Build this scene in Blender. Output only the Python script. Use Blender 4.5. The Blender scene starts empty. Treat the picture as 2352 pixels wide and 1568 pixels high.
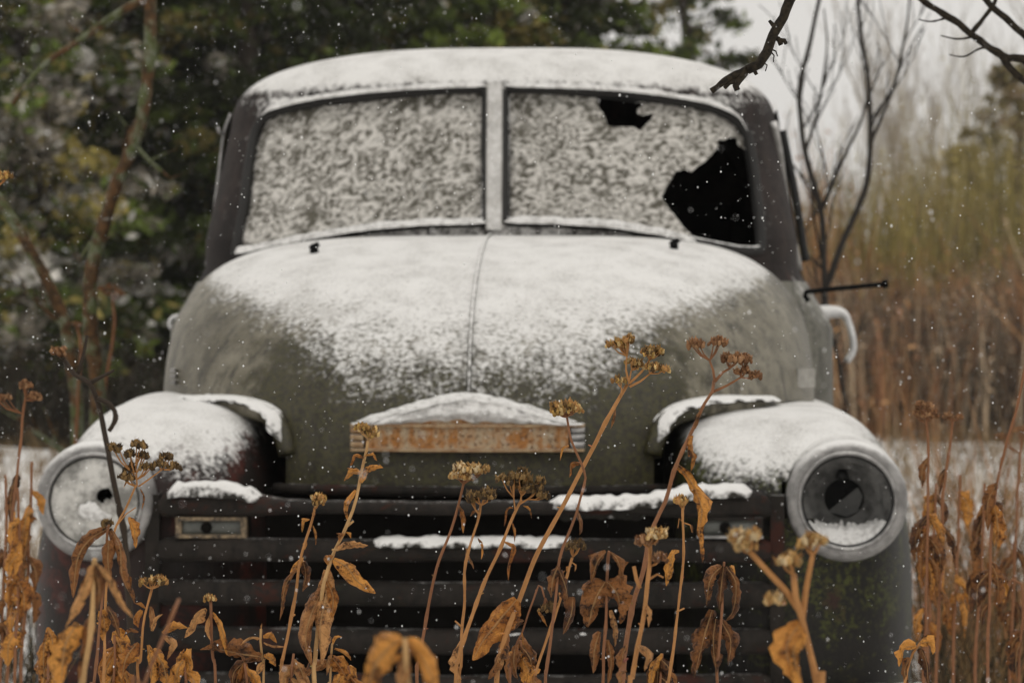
import bpy, bmesh, math, random
import numpy as np
from mathutils import Vector, Matrix, noise, Euler

# ------------------------------------------------------------------ camera, sky, sun, exposure
scene = bpy.context.scene
F_PX, CX, HY, CAM_H = 6900.0, 1176.0, 720.0, 1.305     # measured on the photograph at 2352 px width
cam_data = bpy.data.cameras.new('camera')
cam = bpy.data.objects.new('camera', cam_data)
scene.collection.objects.link(cam)
scene.camera = cam
cam.location = (0, 0, CAM_H)
cam.rotation_euler = (math.radians(90), 0, 0)
cam_data.sensor_width = 36.0
cam_data.lens = 36.0 * F_PX / 2352.0
cam_data.shift_y = -64.0 / 2352.0
cam_data.clip_start = 0.05
cam_data.clip_end = 1000
cam_data.dof.use_dof = True
cam_data.dof.focus_distance = 4.0
cam_data.dof.aperture_fstop = 9.5

SUN_EL, SUN_AZ = math.radians(58), math.radians(35)
world = bpy.data.worlds.new('World')
scene.world = world
world.use_nodes = True
wn, wl = world.node_tree.nodes, world.node_tree.links
wn.clear()
w_out = wn.new('ShaderNodeOutputWorld')
w_bg = wn.new('ShaderNodeBackground')
w_sky = wn.new('ShaderNodeTexSky')
w_sky.sky_type = 'NISHITA'
w_sky.sun_disc = False
w_sky.sun_elevation = SUN_EL
w_sky.sun_rotation = SUN_AZ
w_sky.dust_density = 4.0
w_hsv = wn.new('ShaderNodeHueSaturation')
w_hsv.inputs['Saturation'].default_value = 0.0
# a closed cloud layer: soft, brighter overhead than near the horizon
w_tc = wn.new('ShaderNodeTexCoord')
w_sep = wn.new('ShaderNodeSeparateXYZ')
w_map = wn.new('ShaderNodeMapRange')
w_map.inputs['From Min'].default_value = 0.0
w_map.inputs['From Max'].default_value = 1.0
w_map.inputs['To Min'].default_value = 6.9
w_map.inputs['To Max'].default_value = 8.2
w_cloud = wn.new('ShaderNodeVectorMath'); w_cloud.operation = 'SCALE'
w_cloud.inputs[0].default_value = (1.0, 0.968, 0.920)
w_mix = wn.new('ShaderNodeMix'); w_mix.data_type = 'RGBA'
w_mix.inputs['Factor'].default_value = 0.93
wl.new(w_sky.outputs[0], w_hsv.inputs['Color'])
wl.new(w_tc.outputs['Generated'], w_sep.inputs[0])
wl.new(w_sep.outputs['Z'], w_map.inputs['Value'])
wl.new(w_map.outputs[0], w_cloud.inputs['Scale'])
wl.new(w_hsv.outputs[0], w_mix.inputs[6])
wl.new(w_cloud.outputs[0], w_mix.inputs[7])
wl.new(w_mix.outputs[2], w_bg.inputs['Color'])
w_bg.inputs['Strength'].default_value = 0.10
wl.new(w_bg.outputs[0], w_out.inputs[0])

sun_d = bpy.data.lights.new('sun', 'SUN')
sun_d.energy = 0.55
sun_d.angle = math.radians(40)
sun_d.color = (1.0, 0.96, 0.9)
sun_o = bpy.data.objects.new('sun', sun_d)
scene.collection.objects.link(sun_o)
sun_o.rotation_euler = (math.radians(90) - SUN_EL, 0, math.radians(18))
sun_o.location = (0, 0, 30)

scene.view_settings.view_transform = 'Standard'
scene.view_settings.look = 'None'
scene.view_settings.gamma = 1.0
scene.view_settings.exposure = 0.12
scene.render.engine = 'CYCLES'
scene.cycles.use_denoising = True
scene.cycles.max_bounces = 6
scene.cycles.diffuse_bounces = 3
scene.cycles.glossy_bounces = 2
scene.cycles.transmission_bounces = 3
scene.cycles.sample_clamp_indirect = 4

R = random.Random(7)
COL = scene.collection

# ------------------------------------------------------------------ helpers
def W(px, py, Y):
    """a point seen at (px, py) on the 2352 px wide photograph, Y metres away"""
    return Vector(((px - CX) / F_PX * Y, Y, CAM_H - (py - HY) / F_PX * Y))

def link(o, parent=None):
    COL.objects.link(o)
    if parent is not None:
        o.parent = parent
    return o

def mesh_obj(name, verts, faces, mat, parent=None, smooth=True, tint=None):
    me = bpy.data.meshes.new(name)
    me.from_pydata([tuple(v) for v in verts], [], faces)
    if tint is not None:                        # one colour per face
        at = me.color_attributes.new('tint', 'FLOAT_COLOR', 'CORNER')
        n = np.array([len(f) for f in faces])
        c = np.repeat(np.array(tint, dtype=np.float32).reshape(-1, 3), n, axis=0)
        c = np.hstack([c, np.ones((len(c), 1), np.float32)])
        at.data.foreach_set('color', c.ravel())
    if smooth:
        me.polygons.foreach_set('use_smooth', [True] * len(me.polygons))
    me.materials.append(mat)
    me.update()
    return link(bpy.data.objects.new(name, me), parent)

def empty(name, loc=(0, 0, 0)):
    o = bpy.data.objects.new(name, None)
    o.location = loc
    o.empty_display_size = 0.1
    return link(o)

def tag(o, label, cat, group=None, kind=None):
    o['label'] = label
    o['category'] = cat
    if group:
        o['group'] = group
    if kind:
        o['kind'] = kind
    return o

def fbm(v, oct=3):
    return noise.fractal(v, 1.0, 2.0, oct)

class MB:
    """collects pieces of ONE part"""
    def __init__(s):
        s.v, s.f, s.t = [], [], []
    def add(s, verts, faces, tint=None):
        b = len(s.v)
        s.v += [tuple(x) for x in verts]
        s.f += [tuple(i + b for i in f) for f in faces]
        if tint is not None:
            s.t += [tint] * len(faces)
    def tube(s, pts, rad, n=6, caps=True, tint=None, wob=0.0):
        pts = [Vector(p) for p in pts]
        if not hasattr(rad, '__len__'):
            rad = [rad] * len(pts)
        t0 = (pts[1] - pts[0]).normalized()
        up = Vector((0, 0, 1)) if abs(t0.z) < 0.8 else Vector((0, 1, 0))
        nrm = (up - t0 * up.dot(t0)).normalized()
        vs, fs = [], []
        for i, p in enumerate(pts):
            a = pts[max(i - 1, 0)]
            b = pts[min(i + 1, len(pts) - 1)]
            t = (b - a)
            if t.length < 1e-9:
                t = t0.copy()
            t.normalize()
            nrm = nrm - t * nrm.dot(t)
            nrm.normalize()
            bn = t.cross(nrm)
            for k in range(n):
                an = 2 * math.pi * k / n
                r = rad[i] * (1 + (wob * R.uniform(-1, 1) if wob else 0))
                vs.append(p + (nrm * math.cos(an) + bn * math.sin(an)) * r)
        for i in range(len(pts) - 1):
            for k in range(n):
                k2 = (k + 1) % n
                fs.append((i * n + k, i * n + k2, (i + 1) * n + k2, (i + 1) * n + k))
        if caps:
            fs.append(tuple(range(n - 1, -1, -1)))
            fs.append(tuple((len(pts) - 1) * n + k for k in range(n)))
        s.add(vs, fs, tint)
    def box(s, c, size, rot=None, tint=None):
        hx, hy, hz = [d / 2 for d in size]
        vs = [Vector((x, y, z)) for x in (-hx, hx) for y in (-hy, hy) for z in (-hz, hz)]
        if rot is not None:
            vs = [rot @ v for v in vs]
        vs = [v + Vector(c) for v in vs]
        fs = [(0, 1, 3, 2), (4, 6, 7, 5), (0, 4, 5, 1), (2, 3, 7, 6), (0, 2, 6, 4), (1, 5, 7, 3)]
        s.add(vs, fs, tint)
    def grid(s, rows, tint=None, close=False):
        nr, nc = len(rows), len(rows[0])
        vs = [v for r in rows for v in r]
        fs = []
        for i in range(nr - 1):
            for j in range(nc if close else nc - 1):
                j2 = (j + 1) % nc
                fs.append((i * nc + j, i * nc + j2, (i + 1) * nc + j2, (i + 1) * nc + j))
        s.add(vs, fs, tint)
    def lathe_y(s, prof, n=48, c=(0, 0, 0), tint=None):
        """prof: (radius, y) pairs turned about the y axis"""
        rows = []
        for r, y in prof:
            rows.append([Vector((c[0] + r * math.cos(2 * math.pi * k / n), c[1] + y,
                                 c[2] + r * math.sin(2 * math.pi * k / n))) for k in range(n)])
        s.grid(rows, tint, close=True)
    def build(s, name, mat, parent=None, smooth=True):
        return mesh_obj(name, s.v, s.f, mat, parent, smooth, s.t if s.t and len(s.t) == len(s.f) else None)

def smooth_path(pts, step):
    """Catmull-Rom through pts, resampled about every `step`"""
    pts = [Vector(p) for p in pts]
    if len(pts) < 3:
        n = max(2, int((pts[-1] - pts[0]).length / step) + 1)
        return [pts[0].lerp(pts[-1], i / n) for i in range(n + 1)]
    P_ = [pts[0] * 2 - pts[1]] + pts + [pts[-1] * 2 - pts[-2]]
    out = []
    for i in range(1, len(P_) - 2):
        p0, p1, p2, p3 = P_[i - 1:i + 3]
        n = max(1, int((p2 - p1).length / step))
        for k in range(n):
            t = k / n
            out.append(0.5 * ((2 * p1) + (p2 - p0) * t + (2 * p0 - 5 * p1 + 4 * p2 - p3) * t * t
                              + (3 * p1 - p0 - 3 * p2 + p3) * t ** 3))
    out.append(pts[-1])
    return out

def poly_path(pts, step):
    out = []
    for a, b in zip(pts[:-1], pts[1:]):
        n = max(1, int((b - a).length / step))
        out += [a.lerp(b, k / n) for k in range(n)]
    out.append(pts[-1])
    for _ in range(2):
        out = [out[0]] + [(out[i - 1] + out[i] * 2 + out[i + 1]) / 4 for i in range(1, len(out) - 1)] + [out[-1]]
    return out

def interp(x, xs, ys):
    return float(np.interp(x, xs, ys))

def in_poly(x, y, poly):
    c = False
    j = len(poly) - 1
    for i in range(len(poly)):
        xi, yi = poly[i]
        xj, yj = poly[j]
        if (yi > y) != (yj > y) and x < (xj - xi) * (y - yi) / (yj - yi) + xi:
            c = not c
        j = i
    return c

# ------------------------------------------------------------------ materials
class NT:
    def __init__(s, name):
        s.m = bpy.data.materials.new(name)
        s.m.use_nodes = True
        s.n, s.l = s.m.node_tree.nodes, s.m.node_tree.links
        s.n.clear()
        s.out = s.n.new('ShaderNodeOutputMaterial')
        s.tc = s.n.new('ShaderNodeTexCoord')
        s.geo = s.n.new('ShaderNodeNewGeometry')
        s.oi = s.n.new('ShaderNodeObjectInfo')
    def lk(s, a, b):
        s.l.new(a, b)
    def put(s, sock, v):
        if isinstance(v, bpy.types.NodeSocket):
            s.lk(v, sock)
        elif isinstance(v, (tuple, list)):
            sock.default_value = tuple(v) if len(v) == len(sock.default_value) else tuple(v) + (1,)
        else:
            sock.default_value = v
    def math(s, op, a, b=0.0, c=0.0, clamp=False):
        n = s.n.new('ShaderNodeMath'); n.operation = op; n.use_clamp = clamp
        s.put(n.inputs[0], a); s.put(n.inputs[1], b); s.put(n.inputs[2], c)
        return n.outputs[0]
    def noise(s, scale, detail=3, rough=0.55, vec=None, stretch=None, dist=0.0):
        n = s.n.new('ShaderNodeTexNoise')
        n.inputs['Scale'].default_value = scale
        n.inputs['Detail'].default_value = detail
        n.inputs['Roughness'].default_value = rough
        n.inputs['Distortion'].default_value = dist
        v = vec or s.tc.outputs['Object']
        if stretch:
            mp = s.n.new('ShaderNodeMapping')
            mp.inputs['Scale'].default_value = stretch
            s.lk(v, mp.inputs[0]); v = mp.outputs[0]
        s.lk(v, n.inputs['Vector'])
        return n.outputs[0]
    def ramp(s, v, a, b):
        n = s.n.new('ShaderNodeMapRange'); n.interpolation_type = 'SMOOTHSTEP'
        s.put(n.inputs['Value'], v)
        n.inputs['From Min'].default_value = a; n.inputs['From Max'].default_value = b
        return n.outputs[0]
    def mix(s, f, a, b):
        n = s.n.new('ShaderNodeMix'); n.data_type = 'RGBA'
        s.put(n.inputs[0], f); s.put(n.inputs[6], a); s.put(n.inputs[7], b)
        return n.outputs[2]
    def mul(s, a, b):
        n = s.n.new('ShaderNodeMix'); n.data_type = 'RGBA'; n.blend_type = 'MULTIPLY'
        n.inputs[0].default_value = 1.0
        s.put(n.inputs[6], a); s.put(n.inputs[7], b)
        return n.outputs[2]
    def sep(s, v):
        n = s.n.new('ShaderNodeSeparateXYZ'); s.lk(v, n.inputs[0])
        return n.outputs
    def bump(s, h, strength=0.5, dist=0.01):
        n = s.n.new('ShaderNodeBump')
        n.inputs['Strength'].default_value = strength
        n.inputs['Distance'].default_value = dist
        s.put(n.inputs['Height'], h)
        return n.outputs[0]
    def bsdf(s, col, rough=0.7, metal=0.0, normal=None, spec=None, transl=0.0, tcol=None, sheen=0.0):
        b = s.n.new('ShaderNodeBsdfPrincipled')
        s.put(b.inputs['Base Color'], col)
        s.put(b.inputs['Roughness'], rough)
        s.put(b.inputs['Metallic'], metal)
        if spec is not None:
            s.put(b.inputs['Specular IOR Level'], spec)
        if normal is not None:
            s.lk(normal, b.inputs['Normal'])
        sh = b.outputs[0]
        if transl > 0:
            t = s.n.new('ShaderNodeBsdfTranslucent')
            s.put(t.inputs[0], tcol if tcol is not None else col)
            if normal is not None:
                s.lk(normal, t.inputs['Normal'])
            mx = s.n.new('ShaderNodeMixShader')
            mx.inputs[0].default_value = transl
            s.lk(sh, mx.inputs[1]); s.lk(t.outputs[0], mx.inputs[2])
            sh = mx.outputs[0]
        s.lk(sh, s.out.inputs[0])
        return s.m

SNOW = (0.80, 0.792, 0.775)
DUST = (0.50, 0.488, 0.465)

def snow_mask(nt, lo, hi, fine=0.55, fscale=75, mid=0.35, mscale=16, slide=None):
    """where powder has settled: on faces that look up, in ragged patches"""
    nz = nt.sep(nt.geo.outputs['Normal'])[2]
    f = nt.noise(fscale, 3, 0.62)
    m = nt.noise(mscale, 3, 0.55)
    v = nt.math('MULTIPLY_ADD', nt.math('SUBTRACT', f, 0.5), fine, nz)
    v = nt.math('MULTIPLY_ADD', nt.math('SUBTRACT', m, 0.5), mid, v)
    if slide:       # powder has slid off the flanks of the panel
        ax = nt.math('ABSOLUTE', nt.sep(nt.tc.outputs['Object'])[0])
        v = nt.math('MULTIPLY_ADD', nt.math('MULTIPLY', nt.ramp(ax, slide[0], slide[1]), nt.ramp(nz, 0.88, 0.70)), -slide[2], v)
    return nt.ramp(v, lo, hi), f

def m_paint(name, base, base2, dark, moss, rust, moss_amt=0.5, rust_amt=0.3, snow=(0.5, 0.75), moss_z=None, rough=0.55,
            fine=0.55, fscale=75, mid=0.35, slide=None):
    nt = NT(name)
    big = nt.noise(2.6, 4, 0.6)
    med = nt.noise(14, 4, 0.65)
    fin = nt.noise(90, 3, 0.7)
    streak = nt.noise(9, 4, 0.6, stretch=(3.5, 3.5, 0.5))
    c = nt.mix(nt.ramp(nt.math('MULTIPLY_ADD', med, 0.4, nt.math('MULTIPLY', big, 0.6)), 0.38, 0.62), base, base2)
    c = nt.mix(nt.math('MULTIPLY', nt.ramp(streak, 0.5, 0.68), 0.5), c, dark)
    gm = nt.noise(38, 5, 0.75)
    c = nt.mix(nt.math('MULTIPLY', nt.ramp(nt.math('MULTIPLY_ADD', gm, 0.7, nt.math('MULTIPLY', streak, 0.3)), 0.47, 0.62), 0.6), c, dark)
    c = nt.mix(nt.math('MULTIPLY', nt.ramp(nt.noise(120, 4, 0.7), 0.60, 0.70), 0.45), c, tuple(min(1, x * 1.9) for x in base))
    mo = nt.math('MULTIPLY_ADD', med, 0.5, nt.math('MULTIPLY', big, 0.5))
    mo = nt.math('MULTIPLY_ADD', nt.math('SUBTRACT', fin, 0.5), 0.35, mo)
    if moss_z is not None:          # growth keeps to the lower nose of the panel, around the middle
        xyz = nt.sep(nt.tc.outputs['Object'])
        zz = nt.ramp(xyz[2], moss_z[1], moss_z[0])
        xx = nt.ramp(nt.math('ABSOLUTE', xyz[0]), moss_z[3], moss_z[2])
        mo = nt.math('MULTIPLY_ADD', nt.math('SUBTRACT', nt.math('MULTIPLY', zz, xx), 0.5), 0.5, mo)
    mo = nt.ramp(mo, 0.62 - 0.3 * moss_amt, 0.76 - 0.3 * moss_amt)
    c = nt.mix(nt.math('MULTIPLY', mo, 0.88), c, nt.mix(nt.ramp(fin, 0.4, 0.62), dark, moss))
    ru = nt.ramp(nt.math('MULTIPLY_ADD', fin, 0.3, nt.noise(7, 5, 0.7)), 0.83 - 0.3 * rust_amt, 0.95 - 0.3 * rust_amt)
    c = nt.mix(ru, c, rust)
    sm, f = snow_mask(nt, snow[0], snow[1], fine, fscale, mid, slide=slide)
    gr = nt.noise(210, 4, 0.7)
    c = nt.mix(sm, c, nt.mix(nt.ramp(nt.math('MULTIPLY_ADD', gr, 0.6, nt.math('MULTIPLY', nt.noise(11, 4, 0.6), 0.4)), 0.35, 0.55), DUST, SNOW))
    h = nt.math('MULTIPLY_ADD', sm, 0.8, nt.math('MULTIPLY_ADD', gr, 0.5, nt.math('MULTIPLY', fin, 0.35)))
    r = nt.math('MULTIPLY_ADD', sm, 0.35, rough)
    return nt.bsdf(c, r, 0.0, nt.bump(h, 0.55, 0.006), spec=0.3)

def m_plain(name, col, rough=0.7, var=0.35, scale=20, snow=None, metal=0.0, bump=0.3, col2=None, spec=None, fine=0.5, fscale=80):
    nt = NT(name)
    n = nt.noise(scale, 4, 0.65)
    c = nt.mix(nt.ramp(n, 0.35, 0.65), col, col2 or tuple(x * (1 - var) for x in col))
    h = n
    if snow:
        sm, f = snow_mask(nt, snow[0], snow[1], fine, fscale)
        c = nt.mix(sm, c, SNOW)
        h = nt.math('MULTIPLY_ADD', sm, 0.7, nt.math('MULTIPLY', n, 0.4))
        metal = nt.math('MULTIPLY', nt.math('SUBTRACT', 1.0, sm), metal)
    return nt.bsdf(c, rough, metal, nt.bump(h, bump, 0.006), spec=spec)

def m_tint(name, rough=0.8, transl=0.0, snow=None, noise_amt=0.5, scale=40, gain=1.0):
    nt = NT(name)
    at = nt.n.new('ShaderNodeAttribute'); at.attribute_name = 'tint'
    n = nt.noise(scale, 3, 0.6)
    c = nt.mix(n, at.outputs['Color'], nt.mul(at.outputs['Color'], (1 - noise_amt,) * 3))
    if snow:
        sm, f = snow_mask(nt, snow[0], snow[1], 0.6, 60)
        c = nt.mix(sm, c, SNOW)
    return nt.bsdf(c, rough, 0, None, spec=0.2, transl=transl)

def m_leaf(name, a, b, c3):
    nt = NT(name)
    rnd = nt.oi.outputs['Random']
    big = nt.noise(55, 4, 0.65, vec=nt.geo.outputs['Position'])
    fin = nt.noise(230, 3, 0.7, vec=nt.geo.outputs['Position'])
    f = nt.math('MULTIPLY_ADD', rnd, 0.6, nt.math('MULTIPLY_ADD', big, 1.8, -0.72), clamp=True)
    c = nt.mix(nt.ramp(f, 0.15, 0.9), a, b)
    c = nt.mix(nt.ramp(nt.math('MULTIPLY_ADD', fin, 0.5, nt.math('MULTIPLY', big, 0.6)), 0.54, 0.68), c, c3)
    # vein net and pale midrib (leaf coordinates carried as an attribute)
    at = nt.n.new('ShaderNodeAttribute'); at.attribute_name = 'leaf_uv'
    u, v, _ = nt.sep(at.outputs['Vector'])
    vein = nt.math('ABSOLUTE', nt.math('SINE', nt.math('MULTIPLY', nt.math('SUBTRACT', v, nt.math('MULTIPLY', nt.math('ABSOLUTE', u), 0.22)), 26.0)))
    vein = nt.math('MULTIPLY', nt.ramp(vein, 0.16, 0.02), 0.45)
    c = nt.mix(vein, c, c3)
    rib = nt.ramp(nt.math('ABSOLUTE', u), 0.10, 0.04)
    c = nt.mix(nt.math('MULTIPLY', rib, 0.6), c, (0.46, 0.27, 0.12))
    sm, f2 = snow_mask(nt, 1.02, 1.2, 0.9, 300, 0.3, 60)
    c = nt.mix(sm, c, SNOW)
    h = nt.math('MULTIPLY_ADD', fin, 0.35, nt.math('MULTIPLY_ADD', rib, 0.4, nt.math('MULTIPLY', nt.noise(75, 3, 0.6, vec=nt.geo.outputs['Position'], dist=1.0), 1.6)))
    return nt.bsdf(c, 0.6, 0, nt.bump(h, 0.9, 0.006), spec=0.25, transl=0.22)

M = {}
M['hood'] = m_paint('weathered grey green paint', (0.225, 0.205, 0.155), (0.095, 0.083, 0.052), (0.019, 0.016, 0.010),
                    (0.046, 0.042, 0.012), (0.10, 0.055, 0.03), moss_amt=0.66, rust_amt=0.02, snow=(0.50, 0.86),
                    moss_z=(1.04, 1.42, 0.34, 0.66), rough=0.42, fine=0.92, fscale=85, mid=0.3, slide=(0.24, 0.50, 0.26))
M['cowl'] = m_paint('weathered cowl paint', (0.17, 0.165, 0.135), (0.10, 0.095, 0.078), (0.03, 0.026, 0.022),
                    (0.045, 0.05, 0.016), (0.10, 0.05, 0.025), moss_amt=0.2, rust_amt=0.1, snow=(0.40, 0.75))
M['fender_l'] = m_paint('fender paint gone to red rust', (0.015, 0.011, 0.009), (0.020, 0.008, 0.006), (0.008, 0.006, 0.005),
                        (0.04, 0.042, 0.014), (0.060, 0.014, 0.009), moss_amt=0.12, rust_amt=0.65, snow=(0.42, 0.76), fine=0.9)
M['fender_r'] = m_paint('fender paint dark with moss', (0.012, 0.010, 0.008), (0.008, 0.0065, 0.005), (0.005, 0.004, 0.0035),
                        (0.060, 0.066, 0.012), (0.03, 0.012, 0.008), moss_amt=0.55, rust_amt=0.2, snow=(0.42, 0.76), fine=0.9)
M['cab'] = m_paint('cab paint dark maroon primer', (0.012, 0.009, 0.008), (0.034, 0.024, 0.021), (0.006, 0.0045, 0.004),
                   (0.045, 0.045, 0.014), (0.055, 0.028, 0.022), moss_amt=0.1, rust_amt=0.3, snow=(0.16, 0.58), fine=0.95, fscale=60, slide=(0.56, 0.70, 0.28), rough=0.8)
M['grille'] = m_paint('grille bar paint dark', (0.024, 0.019, 0.015), (0.012, 0.0095, 0.0075), (0.004, 0.0035, 0.003),
                      (0.014, 0.015, 0.007), (0.040, 0.012, 0.007), moss_amt=0.3, rust_amt=0.45, snow=(0.95, 1.3), rough=0.85)
M['black'] = m_plain('black rubber', (0.010, 0.010, 0.010), 0.7)
M['seal'] = m_plain('rubber windshield seal', (0.012, 0.011, 0.010), 0.7, snow=(0.55, 0.9))
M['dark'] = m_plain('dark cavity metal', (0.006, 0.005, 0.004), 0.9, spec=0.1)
M['wiper'] = m_plain('black iron', (0.006, 0.006, 0.006), 0.8, spec=0.1)
M['chrome'] = m_plain('dull chrome', (0.42, 0.41, 0.40), 0.38, 0.5, 30, snow=(0.55, 0.95), metal=0.75)
M['bezel'] = m_plain('frosted bezel', (0.34, 0.33, 0.32), 0.6, 0.45, 26, snow=(0.25, 0.9), metal=0.25)
M['bowl'] = m_plain('tarnished reflector', (0.20, 0.198, 0.19), 0.45, 0.6, 22, metal=0.2)
M['lens'] = m_plain('frosted lamp glass', (0.58, 0.565, 0.53), 0.22, 0.4, 20, bump=0.5, col2=(0.17, 0.165, 0.15), spec=0.6)
M['lampframe'] = m_plain('corroded lamp frame', (0.30, 0.22, 0.13), 0.7, 0.5, 55, col2=(0.03, 0.022, 0.016), bump=0.6)
M['plens'] = m_plain('clouded lamp lens', (0.13, 0.135, 0.12), 0.4, 0.4, 18)
def m_rust():
    nt = NT('rusted emblem plate')
    a = nt.noise(26, 5, 0.7); b = nt.noise(110, 4, 0.7); st = nt.noise(30, 4, 0.6, stretch=(2.5, 1, .3))
    c = nt.mix(nt.ramp(nt.math('MULTIPLY_ADD', a, .6, nt.math('MULTIPLY', st, .4)), .40, .58), (0.42, 0.33, 0.22), (0.36, 0.16, 0.05))
    c = nt.mix(nt.ramp(b, .50, .66), c, (0.10, 0.045, 0.022))
    c = nt.mix(nt.ramp(nt.noise(60, 3, .6), .62, .70), c, (0.55, 0.48, 0.38))
    return nt.bsdf(c, 0.8, 0, nt.bump(b, 0.7, 0.004), spec=0.2)
M['rustplate'] = m_rust()
M['emblem'] = m_plain('bare emblem metal', (0.42, 0.30, 0.17), 0.6, 0.5, 45, col2=(0.25, 0.13, 0.055), snow=(0.75, 1.1))
M['handle'] = m_plain('door handle chrome', (0.74, 0.74, 0.74), 0.35, 0.25, 30, metal=0.25, snow=(0.1, 0.5))
M['tyre'] = m_plain('tyre rubber', (0.02, 0.02, 0.02), 0.85, snow=(0.6, 0.9))
M['rim'] = m_plain('rusty wheel', (0.10, 0.05, 0.03), 0.8)
M['glass'] = m_plain('dirty window glass', (0.03, 0.032, 0.032), 0.25)

def m_snow(name, lo=(0.5, 0.49, 0.475), scale=90, b=0.6):
    nt = NT(name)
    f = nt.noise(scale, 4, 0.65)
    g = nt.noise(scale * 0.25, 3, 0.6)
    c = nt.mix(nt.ramp(nt.math('MULTIPLY_ADD', g, 0.5, nt.math('MULTIPLY', f, 0.5)), 0.36, 0.56), lo, SNOW)
    return nt.bsdf(c, 0.9, 0, nt.bump(f, b, 0.008), spec=0.2)
M['snow'] = m_snow('powder snow')
M['cap'] = m_plain('speckled powder', (0.03, 0.027, 0.021), 0.9, 0.5, 60, snow=(0.02, 0.55), bump=0.6, fine=1.3, fscale=100)
def m_crust():
    nt = NT('granular snow crust on glass')
    at = nt.n.new('ShaderNodeAttribute'); at.attribute_name = 'tint'
    h = nt.sep(at.outputs['Vector'])[0]
    f = nt.noise(160, 3, 0.6)
    c = nt.mix(nt.ramp(nt.math('MULTIPLY_ADD', f, 0.25, h), 0.22, 0.88), (0.12, 0.112, 0.09), (0.66, 0.637, 0.595))
    return nt.bsdf(c, 0.85, 0, nt.bump(f, 0.4, 0.004), spec=0.2)
M['crust'] = m_crust()

# ------------------------------------------------------------------ ground
def m_ground():
    nt = NT('snow over matted grass')
    pos = nt.geo.outputs['Position']
    a = nt.noise(0.55, 4, 0.6, vec=pos, stretch=(0.6, 1.0, 1.0))
    b = nt.noise(4.0, 4, 0.65, vec=pos)
    c = nt.noise(24, 3, 0.7, vec=pos)
    v = nt.math('MULTIPLY_ADD', b, 0.45, nt.math('MULTIPLY', a, 0.4))
    v = nt.math('MULTIPLY_ADD', c, 0.15, v)
    s = nt.ramp(v, 0.38, 0.49)
    grass = nt.mix(nt.ramp(c, 0.35, 0.65), (0.22, 0.14, 0.065), (0.085, 0.065, 0.032))
    col = nt.mix(s, grass, SNOW)
    return nt.bsdf(col, 0.9, 0, nt.bump(v, 0.6, 0.08), spec=0.15)
def build_ground():
    xs = np.concatenate([np.linspace(-260, -16, 10), np.linspace(-14, 14, 71), np.linspace(16, 260, 10)])
    ys = np.concatenate([np.linspace(-60, -2, 5), np.linspace(0, 46, 116), np.linspace(50, 460, 14)])
    rows = [[Vector((x, y, 0.10 * fbm(Vector((x * .45, y * .45, 0))) * (1 if 8 < y < 60 else 0.4) - 0.01
                     + 0.035 * noise.noise(Vector((x * 2.3, y * 2.3, 5))))) for x in xs] for y in ys]
    mb = MB(); mb.grid(rows)
    g = mb.build('ground', m_ground())
    g['kind'] = 'structure'; g['label'] = 'snowy ground with matted dead grass showing through'
    g['category'] = 'ground'
build_ground()

# ------------------------------------------------------------------ the truck
YAW = math.radians(-2.4)
TM = Matrix.Translation((-0.098, 6.5, 0)) @ Matrix.Rotation(YAW, 4, 'Z')
TI = TM.inverted()
truck = empty('pickup_truck')
truck.matrix_world = TM
tag(truck, 'abandoned rounded old pickup truck with snow on its hood and a broken windshield', 'truck')

def on_surf(px, py, yfun):
    D = 6.6
    for _ in range(25):
        l = TI @ W(px, py, D)
        e = yfun(l.x, l.z) - l.y
        D += max(-0.4, min(0.4, e)) * 0.8
    return TI @ W(px, py, D)

def at_depth(px, py, yl):
    return on_surf(px, py, lambda x, z: yl)

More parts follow.
